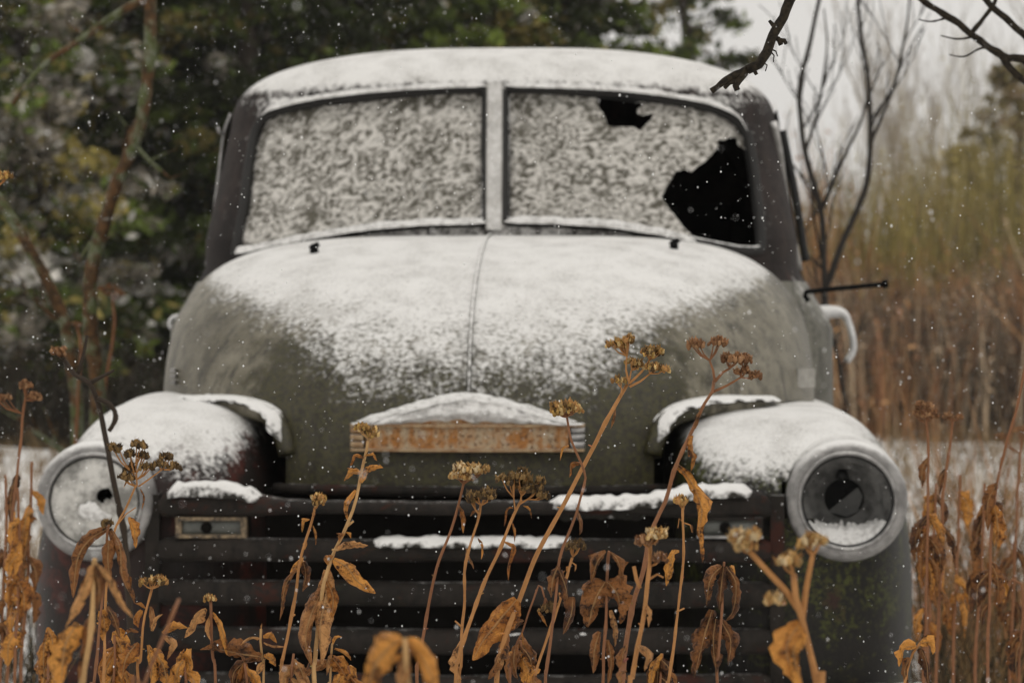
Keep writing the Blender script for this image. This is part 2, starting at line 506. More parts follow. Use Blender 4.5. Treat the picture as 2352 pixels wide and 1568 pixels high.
# ---- hood
HB, HT, HYB, HA = 0.925, 1.500, 1.15, 0.812
HN = 2.35
def hood_ab(h):
    h = min(max(h, 0.0), 0.999999)
    a = HA * (1 - h ** 4.4) ** (1 / 4.4)
    b = HYB * (1 - h ** 2.15) ** (1 / 2.15)
    return a, b
def y_hood(x, z):
    a, b = hood_ab((z - HB) / (HT - HB))
    t = min(abs(x) / max(a, 1e-4), 1.0)
    return HYB - b * (1 - t ** HN) ** (1 / HN)
flR = [(1498, 1046), (1506, 1010), (1522, 976), (1550, 952), (1600, 937), (1670, 929), (1760, 927), (1870, 928)]
flange_pts = []
for px, py in flR:
    p = on_surf(px, py, y_hood)
    flange_pts.append(p)
flx = [abs(p.x) for p in flange_pts]
flz = [p.z for p in flange_pts]
def build_hood():
    rows = []
    NR, NC = 76, 190
    for i in range(NR):
        r = i / (NR - 1)
        h = 1 - (1 - r) ** 3.2
        z = HB + (HT - HB) * h
        a, b = hood_ab(h)
        row = []
        for j in range(NC):
            ph = (j / (NC - 1) * 2 - 1) * math.pi / 2
            s, c = math.sin(ph), max(math.cos(ph), 0)
            x = a * math.copysign(abs(s) ** (2 / HN), s)
            y = HYB - b * c ** (2 / HN)
            g = math.exp(-(x / 0.013) ** 2) * 0.010 * min(1, (1 - h) * 30)
            dent = 0.006 * fbm(Vector((x * 3, y * 3, z * 3)), 2)
            row.append(Vector((x, y - g * 0.8 + dent, z + g * 0.6)))
        rows.append(row)
    mb = MB(); mb.grid(rows)
    keep = []
    for f in mb.f:
        x = sum(abs(mb.v[i][0]) for i in f) / 4
        z = sum(mb.v[i][2] for i in f) / 4
        if x > flx[0] and z < interp(x, flx, flz):
            continue
        keep.append(f)
    mb.f = keep
    hood = mb.build('hood', M['hood'], truck)
    # rolled lower edges above the wheel openings
    for s in (-1, 1):
        pts = [Vector((p.x * s, p.y - 0.004, p.z)) for p in flange_pts]
        path = smooth_path(pts, 0.012)
        n = len(path)
        rad = [max(0.004, (0.020 + 0.008 * math.sin(math.pi * min(1, i / (n * 0.5)))) * (1 - (i / n) ** 1.3)) for i in range(n)]
        t = MB(); t.tube(path, rad, 10)
        e = t.build('hood_flange', M['hood'], truck)
        sm = MB()
        lumpy_cap(sm, [p + Vector((0, -0.012, 0.010)) for p in path[1:int(n * .55)]], 0.030, 0.013, seed=3 + s)
        sm.build('snow', M['cap'], e)
    rg = MB()
    pts = []
    for r in np.linspace(0.05, 0.97, 60):
        z = HB + (HT - HB) * math.sin(r * math.pi / 2)
        pts.append(Vector((0.0015 * math.sin(r * 9), y_hood(0, z) - 0.006, z + 0.005)))
    rg.tube(pts, [0.0052 - .0022 * i / 60 for i in range(60)], 8)
    rg.build('hood_ridge', m_plain('mossy hood strip', (0.045, 0.042, 0.028), 0.8, 0.5, 60, snow=(0.35, 0.9), fine=1.1, fscale=45), truck)
    # seam lip at the bottom of the nose
    lip = MB()
    path = [Vector((x, y_hood(x, HB + 0.004) - 0.004, HB - 0.004)) for x in np.linspace(-.43, .43, 40)]
    lip.tube(path, 0.011, 8)
    lip.build('hood_lip', M['grille'], truck)

def lumpy_cap(mb, path, width, height, seed=0, step=0.005, sag=0.0):
    """a low heap of powder lying along a path"""
    path = smooth_path(path, step)
    n = len(path)
    rows = []
    L = 10
    for i, p in enumerate(path):
        t = (path[min(i + 1, n - 1)] - path[max(i - 1, 0)]).normalized()
        side = t.cross(Vector((0, 0, 1)))
        if side.length < 0.2:
            side = Vector((1, 0, 0))
        side.normalize()
        endk = min(1, min(i, n - 1 - i) / 6 + 0.05)
        row = []
        for k in range(L + 1):
            a = math.pi * k / L
            nv = noise.noise(p * 55 + Vector((seed, k * .55, 0))) * 0.35 + noise.noise(p * 22 + Vector((seed * 2, k * .3, 3))) * 0.4
            rr = endk * (1 + nv * 0.75)
            row.append(p + side * (math.cos(a) * width * rr) + Vector((0, 0, 1)) * ((math.sin(a) - 0.25 - sag * (math.cos(a) < 0)) * height * rr))
        rows.append(row)
    mb.grid(rows)

build_hood()

# ---- hood emblem
def build_emblem():
    e = bpy.data.objects.new('emblem', None); link(e, truck)
    e['label'] = 'rusty emblem bar with a peaked crown under snow'
    x0 = at_depth(804, 1000, 0.0).x; x1 = at_depth(1342, 1000, 0.0).x
    zt = at_depth(1070, 980, 0.02).z; zb = at_depth(1070, 1029, 0.02).z
    cx = (x0 + x1) / 2
    xs = np.linspace(x0, x1, 90)
    def yb(x):
        return y_hood(x, 1.0) - 0.004
    def strip(mb, zlo, zhi, proud, xa, xb, bulge=0.0):
        rows = []
        for x in xs:
            if x < xa - 1e-6 or x > xb + 1e-6:
                continue
            lo, hi = (zlo(x), zhi(x)) if callable(zlo) else (zlo, zhi)
            y = yb(x)
            prof = [(y + .02, lo), (y - proud, lo), (y - proud - bulge, (lo + hi) / 2), (y - proud, hi), (y + .02, hi)]
            rows.append([Vector((x, a, b)) for a, b in prof])
        mb.grid(rows)
        a, b = rows[0], rows[-1]
        mb.add(a, [(0, 1, 2, 3, 4)]); mb.add(b, [(4, 3, 2, 1, 0)])
    band = MB(); strip(band, zb, zt, 0.022, x0 + .03, x1 - .03)
    band.build('band', M['rustplate'], e, False)
    trim = MB(); strip(trim, zb - .006, zb - .0005, 0.028, x0, x1)
    trim.build('lower_trim', M['emblem'], e, False)
    trim = MB(); strip(trim, zt + .0005, zt + .007, 0.028, x0, x1)
    trim.build('upper_trim', M['emblem'], e, False)
    for (xa, xb) in ((x0, x0 + .034), (x1 - .034, x1)):
        for k in range(3):
            rb = MB(); h = (zt - zb) / 3
            strip(rb, zb + h * k + .0012, zb + h * (k + 1) - .0012, 0.024, xa, xb, 0.005)
            rb.build('rib', M['chrome'] if xa > cx else M['emblem'], e)
    def crown(x):
        t = abs(x - cx) / ((x1 - x0) / 2)
        return zt + .0075 + 0.052 * max(0, (1 - (t / 0.82) ** 1.5)) ** 1.1
    cr = MB(); strip(cr, lambda x: zt + .0074, crown, 0.016, x0 + .045, x1 - .045) if False else None
    rows = []
    for x in xs[6:-6]:
        y = yb(x)
        rows.append([Vector((x, y + .02, zt + .0072)), Vector((x, y - .018, zt + .0072)), Vector((x, y - .012, crown(x))), Vector((x, y + .02, crown(x)))])
    cr.grid(rows)
    cr.build('crown', M['rustplate'], e, False)
    sn = MB()
    lumpy_cap(sn, [Vector((x, yb(x) - .004, crown(x) + .004)) for x in xs[2:-2:4]], 0.030, 0.017, seed=11)
    rows = []
    for i, x in enumerate(np.linspace(x0 + .004, x1 - .004, 150)):
        hi = crown(x) + .002
        t = abs(x - cx) / ((x1 - x0) / 2)
        lo = zt + .003 + 0.30 * (hi - zt) * (t < .55) * (0.5 + 0.9 * noise.noise(Vector((x * 22, 0, 1))))
        row = []
        for k in range(13):
            v = k / 12
            z = lo + (hi - lo) * v
            d = (0.018 + 0.010 * noise.noise(Vector((x * 70, z * 70, 4)))) * min(1, 3 * v) * (1.35 - .5 * v)
            row.append(Vector((x, yb(x) - .015 - d, z)))
        rows.append(row)
    sn.grid(rows)
    sn.build('snow', M['snow'], e)
build_emblem()

# ---- cowl behind the hood seam
def build_cowl():
    rows = []
    ys = [1.158, 1.162, 1.25, 1.34, 1.42, 1.5]
    for y in ys:
        row = []
        for j in range(120):
            # arch by angle
            ph = (j / 119 * 2 - 1) * math.pi / 2
            s, c = math.sin(ph), max(math.cos(ph), 0)
            x = (HA - .003) * math.copysign(abs(s) ** (2 / 4.4), s)
            z = HB + (HT - .003 - HB) * c ** (2 / 4.4)
            if y == ys[0]:
                x *= .97; z -= .02
            row.append(Vector((x, y, z + (y - 1.15) * 0.10 * max(0, c))))
        row.insert(0, Vector((row[0].x, y, 0.55))); row.append(Vector((row[-1].x, y, 0.55)))
        rows.append(row)
    mb = MB(); mb.grid(rows)
    mb.build('cowl', M['cowl'], truck)
    # firewall closing the engine bay
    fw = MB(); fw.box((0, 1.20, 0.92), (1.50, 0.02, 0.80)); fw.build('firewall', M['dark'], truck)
build_cowl()

# ---- cab shell
ZR0, ZR1 = 1.81, 2.048
def cab_a(z):
    if z < 1.5:
        return 0.80 + 0.092 * min(1, max(0, (1.43 - z) / 0.16)) ** 1.1
    if z < ZR0:
        return 0.80 - (z - 1.5) / (ZR0 - 1.5) * 0.052
    s = min((z - ZR0) / (ZR1 - ZR0), 0.99999)
    return 0.748 * (1 - s ** 2.5) ** (1 / 2.5)
def cab_yf(z):
    if z < 1.88:
        return 1.25 + 0.40 * max(z - 1.5, 0)
    s = min((z - 1.88) / (ZR1 - 1.88), 0.99999)
    k = (1 - s ** 2.2) ** (1 / 2.2)
    return 2.05 - (2.05 - 1.402) * k
CN, CL = 3.4, 0.48
def y_cab(x, z):
    a = cab_a(z)
    t = min(abs(x) / max(a, 1e-4), 1.0)
    L = min(CL, 2.06 - cab_yf(z))
    return cab_yf(z) + L * (1 - (1 - t ** CN) ** (1 / CN))

WSL = [(541, 580), (560, 480), (572, 380), (585, 305), (602, 272), (640, 254), (740, 232), (860, 217), (1000, 208), (1118, 204),
       (1118, 360), (1119, 512), (1000, 514), (860, 525), (740, 543), (640, 562), (575, 577)]
WSR = [(1158, 204), (1300, 208), (1420, 214), (1540, 228), (1630, 246), (1690, 274), (1718, 310), (1734, 400), (1745, 500),
       (1750, 576), (1700, 575), (1600, 556), (1500, 535), (1400, 520), (1280, 512), (1158, 510), (1158, 360)]
def proj_poly(poly, f):
    return [on_surf(px, py, f) for px, py in poly]
WSL3, WSR3 = proj_poly(WSL, y_cab), proj_poly(WSR, y_cab)
WSLp, WSRp = [(p.x, p.z) for p in WSL3], [(p.x, p.z) for p in WSR3]

def build_cab():
    zs = list(np.linspace(0.62, 1.40, 9)) + list(np.linspace(1.43, 1.92, 96)) + \
         [ZR1 - (ZR1 - 1.925) * (1 - t) ** 2.2 for t in np.linspace(0, 1, 26)]
    NF = 220
    rows = []
    for z in zs:
        a, yf = cab_a(z), cab_yf(z)
        L = min(CL, 2.06 - yf)
        row = []
        for j in range(NF + 1):
            ph = (j / NF * 2 - 1) * math.pi / 2
            s = math.sin(ph)
            x = a * math.copysign(1 - (1 - abs(s)) ** 0.82, s) if False else a * math.copysign(abs(s) ** 0.72, s)
            t = min(abs(x) / max(a, 1e-5), 1)
            row.append(Vector((x, yf + L * (1 - max(0, 1 - t ** CN) ** (1 / CN)), z)))
        yr = 2.85 - (yf - 1.25) * 0.9
        ys_ = yf + L
        for k in range(1, 9):
            row.append(Vector((a, ys_ + (yr - ys_) * k / 8 * 0.95, z)))
        for k in range(1, 8):
            row.append(Vector((a * (1 - 2 * k / 8), yr, z)))
        for k in range(0, 8):
            row.append(Vector((-a, ys_ + (yr - ys_) * (8 - k) / 8 * 0.95, z)))
        rows.append(row)
    mb = MB(); mb.grid(rows, close=True)
    keep = []
    for f in mb.f:
        cx = sum(mb.v[i][0] for i in f) / 4; cy = sum(mb.v[i][1] for i in f) / 4; cz = sum(mb.v[i][2] for i in f) / 4
        if cy < 1.95 and cz > 1.43 and (in_poly(cx, cz, WSLp) or in_poly(cx, cz, WSRp)):
            continue
        keep.append(f)
    mb.f = keep
    nb = len(mb.v) // len(rows) if False else len(rows[0])
    mb.f.append(tuple(range(nb - 1, -1, -1)))
    cab = mb.build('cab', M['cab'], truck)
    # inner lining keeps the cabin dark
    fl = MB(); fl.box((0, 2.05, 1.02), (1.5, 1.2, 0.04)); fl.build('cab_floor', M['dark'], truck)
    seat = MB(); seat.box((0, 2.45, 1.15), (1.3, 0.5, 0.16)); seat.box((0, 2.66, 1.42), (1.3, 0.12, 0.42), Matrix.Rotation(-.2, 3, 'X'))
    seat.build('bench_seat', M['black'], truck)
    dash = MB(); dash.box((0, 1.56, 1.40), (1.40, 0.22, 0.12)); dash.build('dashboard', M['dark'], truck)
    # gaskets
    for nm, poly in (('windshield_seal', WSL3), ('windshield_seal', WSR3)):
        pts = poly_path(poly + [poly[0]], 0.012)
        g = MB()
        g.tube([p + Vector((0, -0.004, 0)) for p in pts], 0.0125, 8)
        g.build(nm, M['seal'], truck)
    # inner black reveal
    for poly in (WSL3, WSR3):
        pts = poly_path(poly + [poly[0]], 0.012)
        g = MB()
        c = sum((p for p in pts), Vector()) / len(pts)
        rows = []
        for p in pts:
            d = (c - p); d.y = 0
            d.normalize()
            rows.append([p + Vector((0, 0.002, 0)), p + d * 0.016 + Vector((0, 0.010, 0)), p + d * 0.016 + Vector((0, 0.05, 0))])
        g.grid(rows)
        g.build('windshield_reveal', M['black'], truck)
    # snow lying on the upper lip and along the foot of both panes
    up = MB()
    for poly, (i0, i1) in ((WSL3, (4, 9)), (WSR3, (0, 6))):
        lumpy_cap(up, [p + Vector((0, -0.016, 0.006)) for p in poly[i0:i1 + 1]], 0.014, 0.014, seed=i0)
    up.build('snow', M['snow'], cab)
    lo = MB()
    lumpy_cap(lo, [p + Vector((0, -0.020, 0.000)) for p in WSL3[11:] + [WSL3[0]]], 0.024, 0.018, seed=5)
    lumpy_cap(lo, [p + Vector((0, -0.020, 0.000)) for p in WSR3[11:16]], 0.024, 0.020, seed=8)
    lo.build('snow', M['snow'], cab)
    # centre post
    a, b = on_surf(1137, 192, y_cab), on_surf(1135, 528, y_cab)
    post = MB()
    pp = smooth_path([a, b], 0.02)
    rows = []
    for p in pp:
        rows.append([p + Vector((dx, dy, 0)) for dx, dy in ((-.022, .012), (-.021, -.018), (-.013, -.024), (-.005, -.019), (.005, -.019), (.013, -.024), (.021, -.018), (.022, .012))])
    post.grid(rows)
    nt = post.build('windshield_post', m_plain('frosted post paint', (0.40, 0.385, 0.36), 0.8, 0.3, 40, snow=(0.1, 0.6)), truck)
build_cab()

HOLE1 = [(1521, 452), (1534, 428), (1548, 404), (1556, 394), (1572, 392), (1590, 398), (1604, 384), (1622, 372), (1640, 352), (1650, 338), (1652, 322),
         (1664, 326), (1676, 316), (1690, 318), (1694, 336), (1712, 346), (1730, 372), (1760, 380), (1765, 590), (1700, 571), (1640, 560),
         (1598, 545), (1572, 522), (1560, 505), (1540, 480)]
HOLE2 = [(1374, 226), (1376, 246), (1388, 262), (1397, 286), (1410, 292), (1436, 290), (1458, 290), (1468, 298), (1480, 288), (1494, 274),
         (1498, 262), (1476, 268), (1462, 262), (1462, 252), (1474, 240), (1462, 236), (1450, 226)]
def build_panes():
    ysurf = lambda x, z: y_cab(x, z) + 0.026
    H1 = [(p.x, p.z) for p in proj_poly(HOLE1, ysurf)]
    H2 = [(p.x, p.z) for p in proj_poly(HOLE2, ysurf)]
    for side, poly, holes in (('l', WSLp, []), ('r', WSRp, [H1, H2])):
        x0 = min(p[0] for p in poly) - .004; x1 = max(p[0] for p in poly) + .004
        z0 = min(p[1] for p in poly) - .004; z1 = max(p[1] for p in poly) + .004
        def sheet(step, disp):
            nx, nz = int((x1 - x0) / step), int((z1 - z0) / step)
            idx, vs, fs, tint = {}, [], [], []
            hs = {}
            for j in range(nz + 1):
                for i in range(nx + 1):
                    x, z = x0 + i * step, z0 + j * step
                    if not in_poly(x, z, poly) and not any(in_poly(x + dx, z + dz, poly) for dx in (-.012, .012) for dz in (-.012, .012)):
                        continue
                    if any(in_poly(x, z, h) for h in holes):
                        continue
                    h = 0
                    if disp:
                        # clumps dragged slantwise by the wind
                        ca, sa = math.cos(.55), math.sin(.55)
                        if side == 'r':
                            ca, sa = math.cos(.15), math.sin(.15)
                        u, w = (x * ca + z * sa), (-x * sa + z * ca)
                        wp = Vector((noise.noise(Vector((x * 25, z * 25, 1))), noise.noise(Vector((x * 25, z * 25, 8))), 0)) * 0.9
                        q = Vector((u * 66, w * 112, 3 if side == 'l' else 9)) + wp
                        def clump(q):
                            d1 = noise.voronoi(q * 1.15 + Vector((0, 0, 2)))[0]
                            return 0.50 + 0.55 * noise.noise(q) + 0.42 * noise.noise(q * 2.3 + Vector((7, 1, 0))) + 0.28 * noise.noise(q * 5.1) + 0.55 * (0.42 - d1[0])
                        mk = min(1, max(0, 0.5 + 1.6 * noise.noise(Vector((x * 9, z * 11, 6)))))
                        h = clump(q * 0.86) * mk + clump(q * 1.22 + Vector((3, 5, 0))) * (1 - mk)
                        h += 0.16 * noise.noise(Vector((x * 16, z * 20, 4)))
                        h += 0.14 * noise.noise(Vector((x * 7, z * 9, 2))) + 0.12 * max(0, 1 - (z - z0) / 0.10)
                        h = max(0, min(1, h))
                    idx[(i, j)] = len(vs)
                    y = y_cab(x, z) + 0.026 - (0.0105 * h if disp else -0.003)
                    vs.append((x, y, z)); hs[(i, j)] = h
            for j in range(nz):
                for i in range(nx):
                    k = [(i, j), (i + 1, j), (i + 1, j + 1), (i, j + 1)]
                    if all(q in idx for q in k):
                        fs.append(tuple(idx[q] for q in k))
                        h = sum(hs[q] for q in k) / 4
                        tint.append((h, h, h))
            return vs, fs, tint
        vs, fs, _ = sheet(0.010, False)
        pane = mesh_obj('windshield_pane', vs, fs, M['glass'], truck)
        vs, fs, tint = sheet(0.0030, True)
        mesh_obj('snow_crust', vs, fs, M['crust'], pane, tint=tint)
        pane['label'] = 'whole windshield pane crusted with snow' if side == 'l' else 'shattered windshield pane with two holes in the snow crust'
build_panes()

# ---- wiper stubs
for px, py in ((722, 576), (1548, 567)):
    p = on_surf(px, py + 3, y_hood) + Vector((0, -0.006, 0.010))
    w = MB()
    w.tube([p + Vector((0, 0.02, -0.05)), p + Vector((0, 0, -.006)), p + Vector((0, -.010, .006))], [0.009, 0.011, 0.008], 10)
    w.tube([p + Vector((-.010, -.004, -.002)), p + Vector((.012, -.004, .010))], 0.0065, 8)
    w.build('wiper_spindle', M['wiper'], truck)

# ---- fenders
def fender_shape(s):
    top = 1.118 if s < 0 else 1.098
    return top, ((5.0, 2.0) if s < 0 else (8.0, 2.5)), 0.745
HLZ = at_depth(1946, 1150, -0.115).z
def build_fender(s):
    top, nw, x0 = fender_shape(s)
    z0, a_in, a_out, bf, br, y0 = 0.66, 0.310, 0.250, 0.85, 1.0, 0.75
    rows = []
    NC = 260
    hs = list(np.linspace(-1, 0, 12)[:-1]) + [1 - (1 - t) ** 2.6 for t in np.linspace(0, 1, 80)]
    for h in hs:
        if h < 0:
            z = z0 + h * 0.36
            ki = ko = 1.0 - 0.03 * h * h; kb = 1.0 - 0.035 * h * h
        else:
            hh = min(h, 0.99999)
            z = z0 + (top - z0) * hh
            ki = (1 - hh ** nw[0]) ** (1 / nw[0])
            ko = (1 - hh ** nw[1]) ** (1 / nw[1])
            kb = (1 - hh ** 4.2) ** (1 / 4.2)
        row = []
        for j in range(NC):
            an = 2 * math.pi * j / NC
            c, sn = math.cos(an), math.sin(an)
            e = 2 / 3.4 if c > 0 else 2 / 5.0
            x = (a_out * ko if c > 0 else a_in * ki) * math.copysign(abs(c) ** e, c)
            y = y0 + (bf if sn < 0 else br) * kb * math.copysign(abs(sn) ** e, sn)
            bulge = 0.007 * fbm(Vector((x * 4 + s * 3, y * 4, z * 4)), 2)
            row.append(Vector((s * (x0 + x), y + bulge, z + bulge * .6)))
        rows.append(row)
    mb = MB(); mb.grid(rows, close=True)
    keep = []
    for f in mb.f:
        x = sum(abs(mb.v[i][0]) for i in f) / 4; y = sum(mb.v[i][1] for i in f) / 4; z = sum(mb.v[i][2] for i in f) / 4
        if (x - .815) ** 2 + (z - HLZ) ** 2 < .111 ** 2 and y < .35:
            continue        # opening for the lamp
        if x > x0 + .12 and (y - .62) ** 2 + (z - .40) ** 2 < .43 ** 2 and y > .2:
            continue
        keep.append(f)
    mb.f = keep
    f = mb.build('fender', M['fender_l'] if s < 0 else M['fender_r'], truck)
    f['label'] = 'rust red fender with a snow cap and a frosted headlight' if s < 0 else 'mossy dark fender with a snow cap and an empty headlight'
    # black welt closing the joint to the hood
    return f
for s in (-1, 1):
    build_fender(s)

# ---- nose panel behind the grille
nose = MB()
rows = []
for z in np.linspace(0.36, 0.925, 8):
    rows.append([Vector((x, 0.10 + 0.03 * (x / .6) ** 2, z)) for x in np.linspace(-.70, .70, 20)])
nose.grid(rows)
nose.box((0, 0.10, 0.35), (1.3, 0.25, 0.02))
nose.build('grille_backing', M['dark'], truck)

# ---- grille
def gy(x):
    return -0.155 + 0.045 * (abs(x) / .645) ** 2
def zpx(py, x=0.0):
    return CAM_H - (py - HY) / F_PX * (6.5 + gy(x) - 0.02)
def build_bar(tops, bots, name='grille_bar', x_end=0.650, xk=None, snow=None):
    rows = []
    xs = np.linspace(-x_end, x_end, 140)
    path = []
    for x in xs:
        ax = abs(x)
        zt = zpx(interp(ax, xk, tops), x); zb = zpx(interp(ax, xk, bots), x)
        zc, hh = (zt + zb) / 2, (zt - zb) / 2
        endr = min(1.0, 0.75 + 0.25 * (x_end - ax) / 0.012)
        wob = 0.003 * noise.noise(Vector((x * 6, zc * 30, 1)))
        row = []
        for k in range(14):
            an = 2 * math.pi * k / 14
            c, sn = math.cos(an), math.sin(an)
            row.append(Vector((x, gy(x) + 0.032 * math.copysign(abs(c) ** .7, c) * (.4 + .6 * endr), zc + wob + hh * endr * math.copysign(abs(sn) ** .75, sn))))
        rows.append(row)
        path.append(Vector((x, gy(x), zc + hh * endr)))
    mb = MB(); mb.grid(rows, close=True)
    mb.add(rows[0], [tuple(range(14))]); mb.add(rows[-1], [tuple(range(13, -1, -1))])
    o = mb.build(name, M['grille'], truck)
    for (xa, xb, wd, ht) in snow or []:
        sn = MB()
        pts = [p + Vector((0, -.010, -.009)) for p in path if xa <= p.x <= xb][::4]
        lumpy_cap(sn, pts, wd, ht, seed=xa * 10, sag=0.8)
        sn.build('snow', M['cap'], o)
    return o
XK = [0, .25, .30, .38, .43, .50, .60, .635, .650]
build_bar([1152, 1150, 1150, 1148, 1138, 1124, 1122, 1130, 1142], [1184, 1180, 1180, 1184, 1188, 1190, 1190, 1190, 1188], xk=XK,
          snow=[(-.648, -.385, .034, .034), (.17, .648, .033, .030)])
F = [0, .65]
build_bar([1240, 1236], [1290, 1292], xk=F, snow=[(-.21, .26, .030, .022)])
build_bar([1338, 1334], [1394, 1394], xk=F)
build_bar([1446, 1440], [1504, 1500], xk=F, snow=[(-.05, .36, .016, .005)])
build_bar([1552, 1546], [1612, 1606], xk=F)
# upright brackets at both ends of the bars
for s in (-1, 1):
    br = MB(); br.box((s * .665, -0.09, 0.67), (0.03, 0.06, 0.50)); br.build('grille_bracket', M['grille'], truck, False)

# ---- parking lights between the two upper bars
def build_parking(x0p, x1p, side):
    p0 = at_depth(x0p, 1186, -0.13); p1 = at_depth(x1p, 1234, -0.13)
    x0, x1, zt, zb = p0.x, p1.x, p0.z, p1.z
    cx, cz = (x0 + x1) / 2, (zt + zb) / 2
    r = bpy.data.objects.new('parking_light', None); link(r, truck)
    y = -0.135
    fr = MB()
    t = .007
    fr.box((cx, y, zb + t / 2), (x1 - x0, .025, t))
    fr.box((cx, y, zt - t / 2), (x1 - x0, .025, t))
    fr.box((x0 + .006, y + .001, cz), (.012, .024, zt - zb - 2 * t))
    fr.box((x1 - .006, y + .001, cz), (.012, .024, zt - zb - 2 * t))
    fr.build('frame', M['lampframe'] if side < 0 else M['grille'], r, False)
    if side > 0:
        tr = MB(); tr.box((cx, y - .013, zb + .002), (x1 - x0, .006, .005)); tr.build('trim', M['chrome'], r, False)
    le = MB()
    rows = []
    for x in np.linspace(x0 + .013, x1 - .013, 24):
        rows.append([Vector((x, y + .004 - .010 * (1 - ((z - cz) / (zt - zb) * 2) ** 2) * (1 - ((x - cx) / (x1 - x0) * 2) ** 4), z)) for z in np.linspace(zb + t, zt - t, 8)])
    le.grid(rows)
    l = le.build('lens', M['plens'], r)
    ho = MB(); ho.lathe_y([(0.012, 0.0), (0.012, -.006), (0.007, -.008), (0.0005, -.008)], 20, (cx - .01, y - .006, cz))
    ho.build('bulb_cap', M['dark'], l)
    bk = MB(); bk.box((cx, y + .045, cz), (x1 - x0, .06, zt - zb - .002)); bk.build('housing', M['dark'], r, False)
build_parking(406, 568, -1)
build_parking(1600, 1752, 1)

# ---- headlights
def build_headlight(s):
    px, py = ((219, 1151) if s < 0 else (1946, 1150))
    c = at_depth(px, py, -0.115)
    r = bpy.data.objects.new('headlight', None); link(r, truck); r.location = c
    r['label'] = 'headlight with frosted cracked lens' if s < 0 else 'headlight without lens, snow lying in the empty bowl'
    hs = MB(); hs.lathe_y([(0.120, 0.22), (0.134, 0.14), (0.131, 0.05), (0.128, 0.03)], 56)
    hs.build('housing', M['fender_l'] if s < 0 else M['fender_r'], r)
    bz = MB(); bz.lathe_y([(0.1285, 0.035), (0.1290, 0.012), (0.125, -0.004), (0.119, -0.010), (0.107, -0.016), (0.103, -0.013), (0.1025, 0.01)], 64)
    bz.build('bezel', M['bezel'], r)
    rg = MB()
    prof = [(0.1015 + 0.0045 * math.cos(a), -0.013 + 0.006 * math.sin(a)) for a in np.linspace(0, 2 * math.pi, 11)]
    rg.lathe_y(prof, 64); rg.build('trim_ring', M['chrome'], r)
    dk = MB()
    prof = [(0.0955 + 0.0032 * math.cos(a), -0.008 + 0.004 * math.sin(a)) for a in np.linspace(0, 2 * math.pi, 9)]
    dk.lathe_y(prof, 64); dk.build('lens_seal', M['black'], r)
    if s < 0:
        le = MB()
        hole = [(0.012, 0.026), (0.030, 0.030), (0.042, 0.020), (0.040, 0.006), (0.028, 0.008), (0.020, -.004), (0.010, 0.004), (0.006, 0.014)]
        pr = [(0.0945 * math.sin(t * math.pi / 2), -0.026 + 0.018 * (1 - math.cos(t * math.pi / 2))) for t in np.linspace(1, 0.012, 34)]
        le.lathe_y(pr, 72)
        le.f = [f for f in le.f if not in_poly(sum(le.v[i][0] for i in f) / 4, sum(le.v[i][2] for i in f) / 4, hole)]
        le.build('lens', M['lens'], r)
        bw = MB(); bw.lathe_y([(0.094, 0.0), (0.07, 0.04), (0.03, 0.06), (0.0005, 0.065)], 40); bw.build('reflector', M['dark'], r)
        sn = MB()
        rows = []
        for i in range(40):
            u = i / 39
            row = []
            for k in range(16):
                v = k / 15
                x = -0.032 + .075 * u
                zt_, zb_ = -.012 + .014 * math.sin(u * 5) + .006 * noise.noise(Vector((u * 7, 0, 0))), -.046 + .016 * abs(u - .5) * 2
                z = zb_ + (zt_ - zb_) * v
                rr = math.hypot(x, z)
                d = .006 * math.sin(math.pi * u) ** .5 * math.sin(math.pi * v) ** .5 * (1 + .8 * noise.noise(Vector((x * 90, z * 90, 2))))
                row.append(Vector((x, -0.0255 + 0.018 * (rr / .0945) ** 2 * .9 - d, z)))
            rows.append(row)
        sn.grid(rows); sn.build('snow', M['snow'], r)
    else:
        bw = MB()
        bw.lathe_y([(0.0965, -.006), (0.093, 0.004), (0.091, 0.032), (0.081, 0.036), (0.079, 0.062), (0.066, 0.066), (0.064, 0.088), (0.044, 0.093), (0.042, 0.105)], 64)
        bw.build('reflector', M['bowl'], r)
        bk = MB(); bk.lathe_y([(0.0955, 0.05), (0.09, 0.12), (0.05, 0.16), (0.0005, 0.162)], 40); bk.build('bucket', M['black'], r)
        key = MB()
        key.tube([Vector((-.004, .088, .044)), Vector((-.004, .084, .060))], [.016, .009], 10); key.build('socket_notch', M['black'], r)
        fl = MB()
        fl.add([Vector((-.036, .104, -.030)), Vector((.030, .098, .024)), Vector((.040, .100, .004)), Vector((.030, .102, -.030)), Vector((.004, .103, -.040))], [(0, 1, 2, 3, 4)])
        fl.build('loose_plate', m_plain('loose lamp plate', (0.09, 0.09, 0.087), 0.6), r, False)
        sn = MB()
        rows = []
        for i in range(61):
            an = math.radians(-152 + 124 * i / 60)
            row = []
            e = math.sin(math.pi * i / 60)
            for k in range(14):
                v = k / 13
                rr = 0.093 - v * (0.012 + 0.030 * e * (1 + .5 * noise.noise(Vector((i * .22, 0, 1)))))
                y = 0.0 + v * 0.060 + .006 * noise.noise(Vector((i * .5, v * 5, 2)))
                lift = .010 * e * math.sin(math.pi * min(1, v * 1.2))
                row.append(Vector((rr * math.cos(an), y - .004, rr * math.sin(an) + lift)))
            rows.append(row)
        sn.grid(rows); sn.build('snow', M['snow'], r)
for s in (-1, 1):
    build_headlight(s)

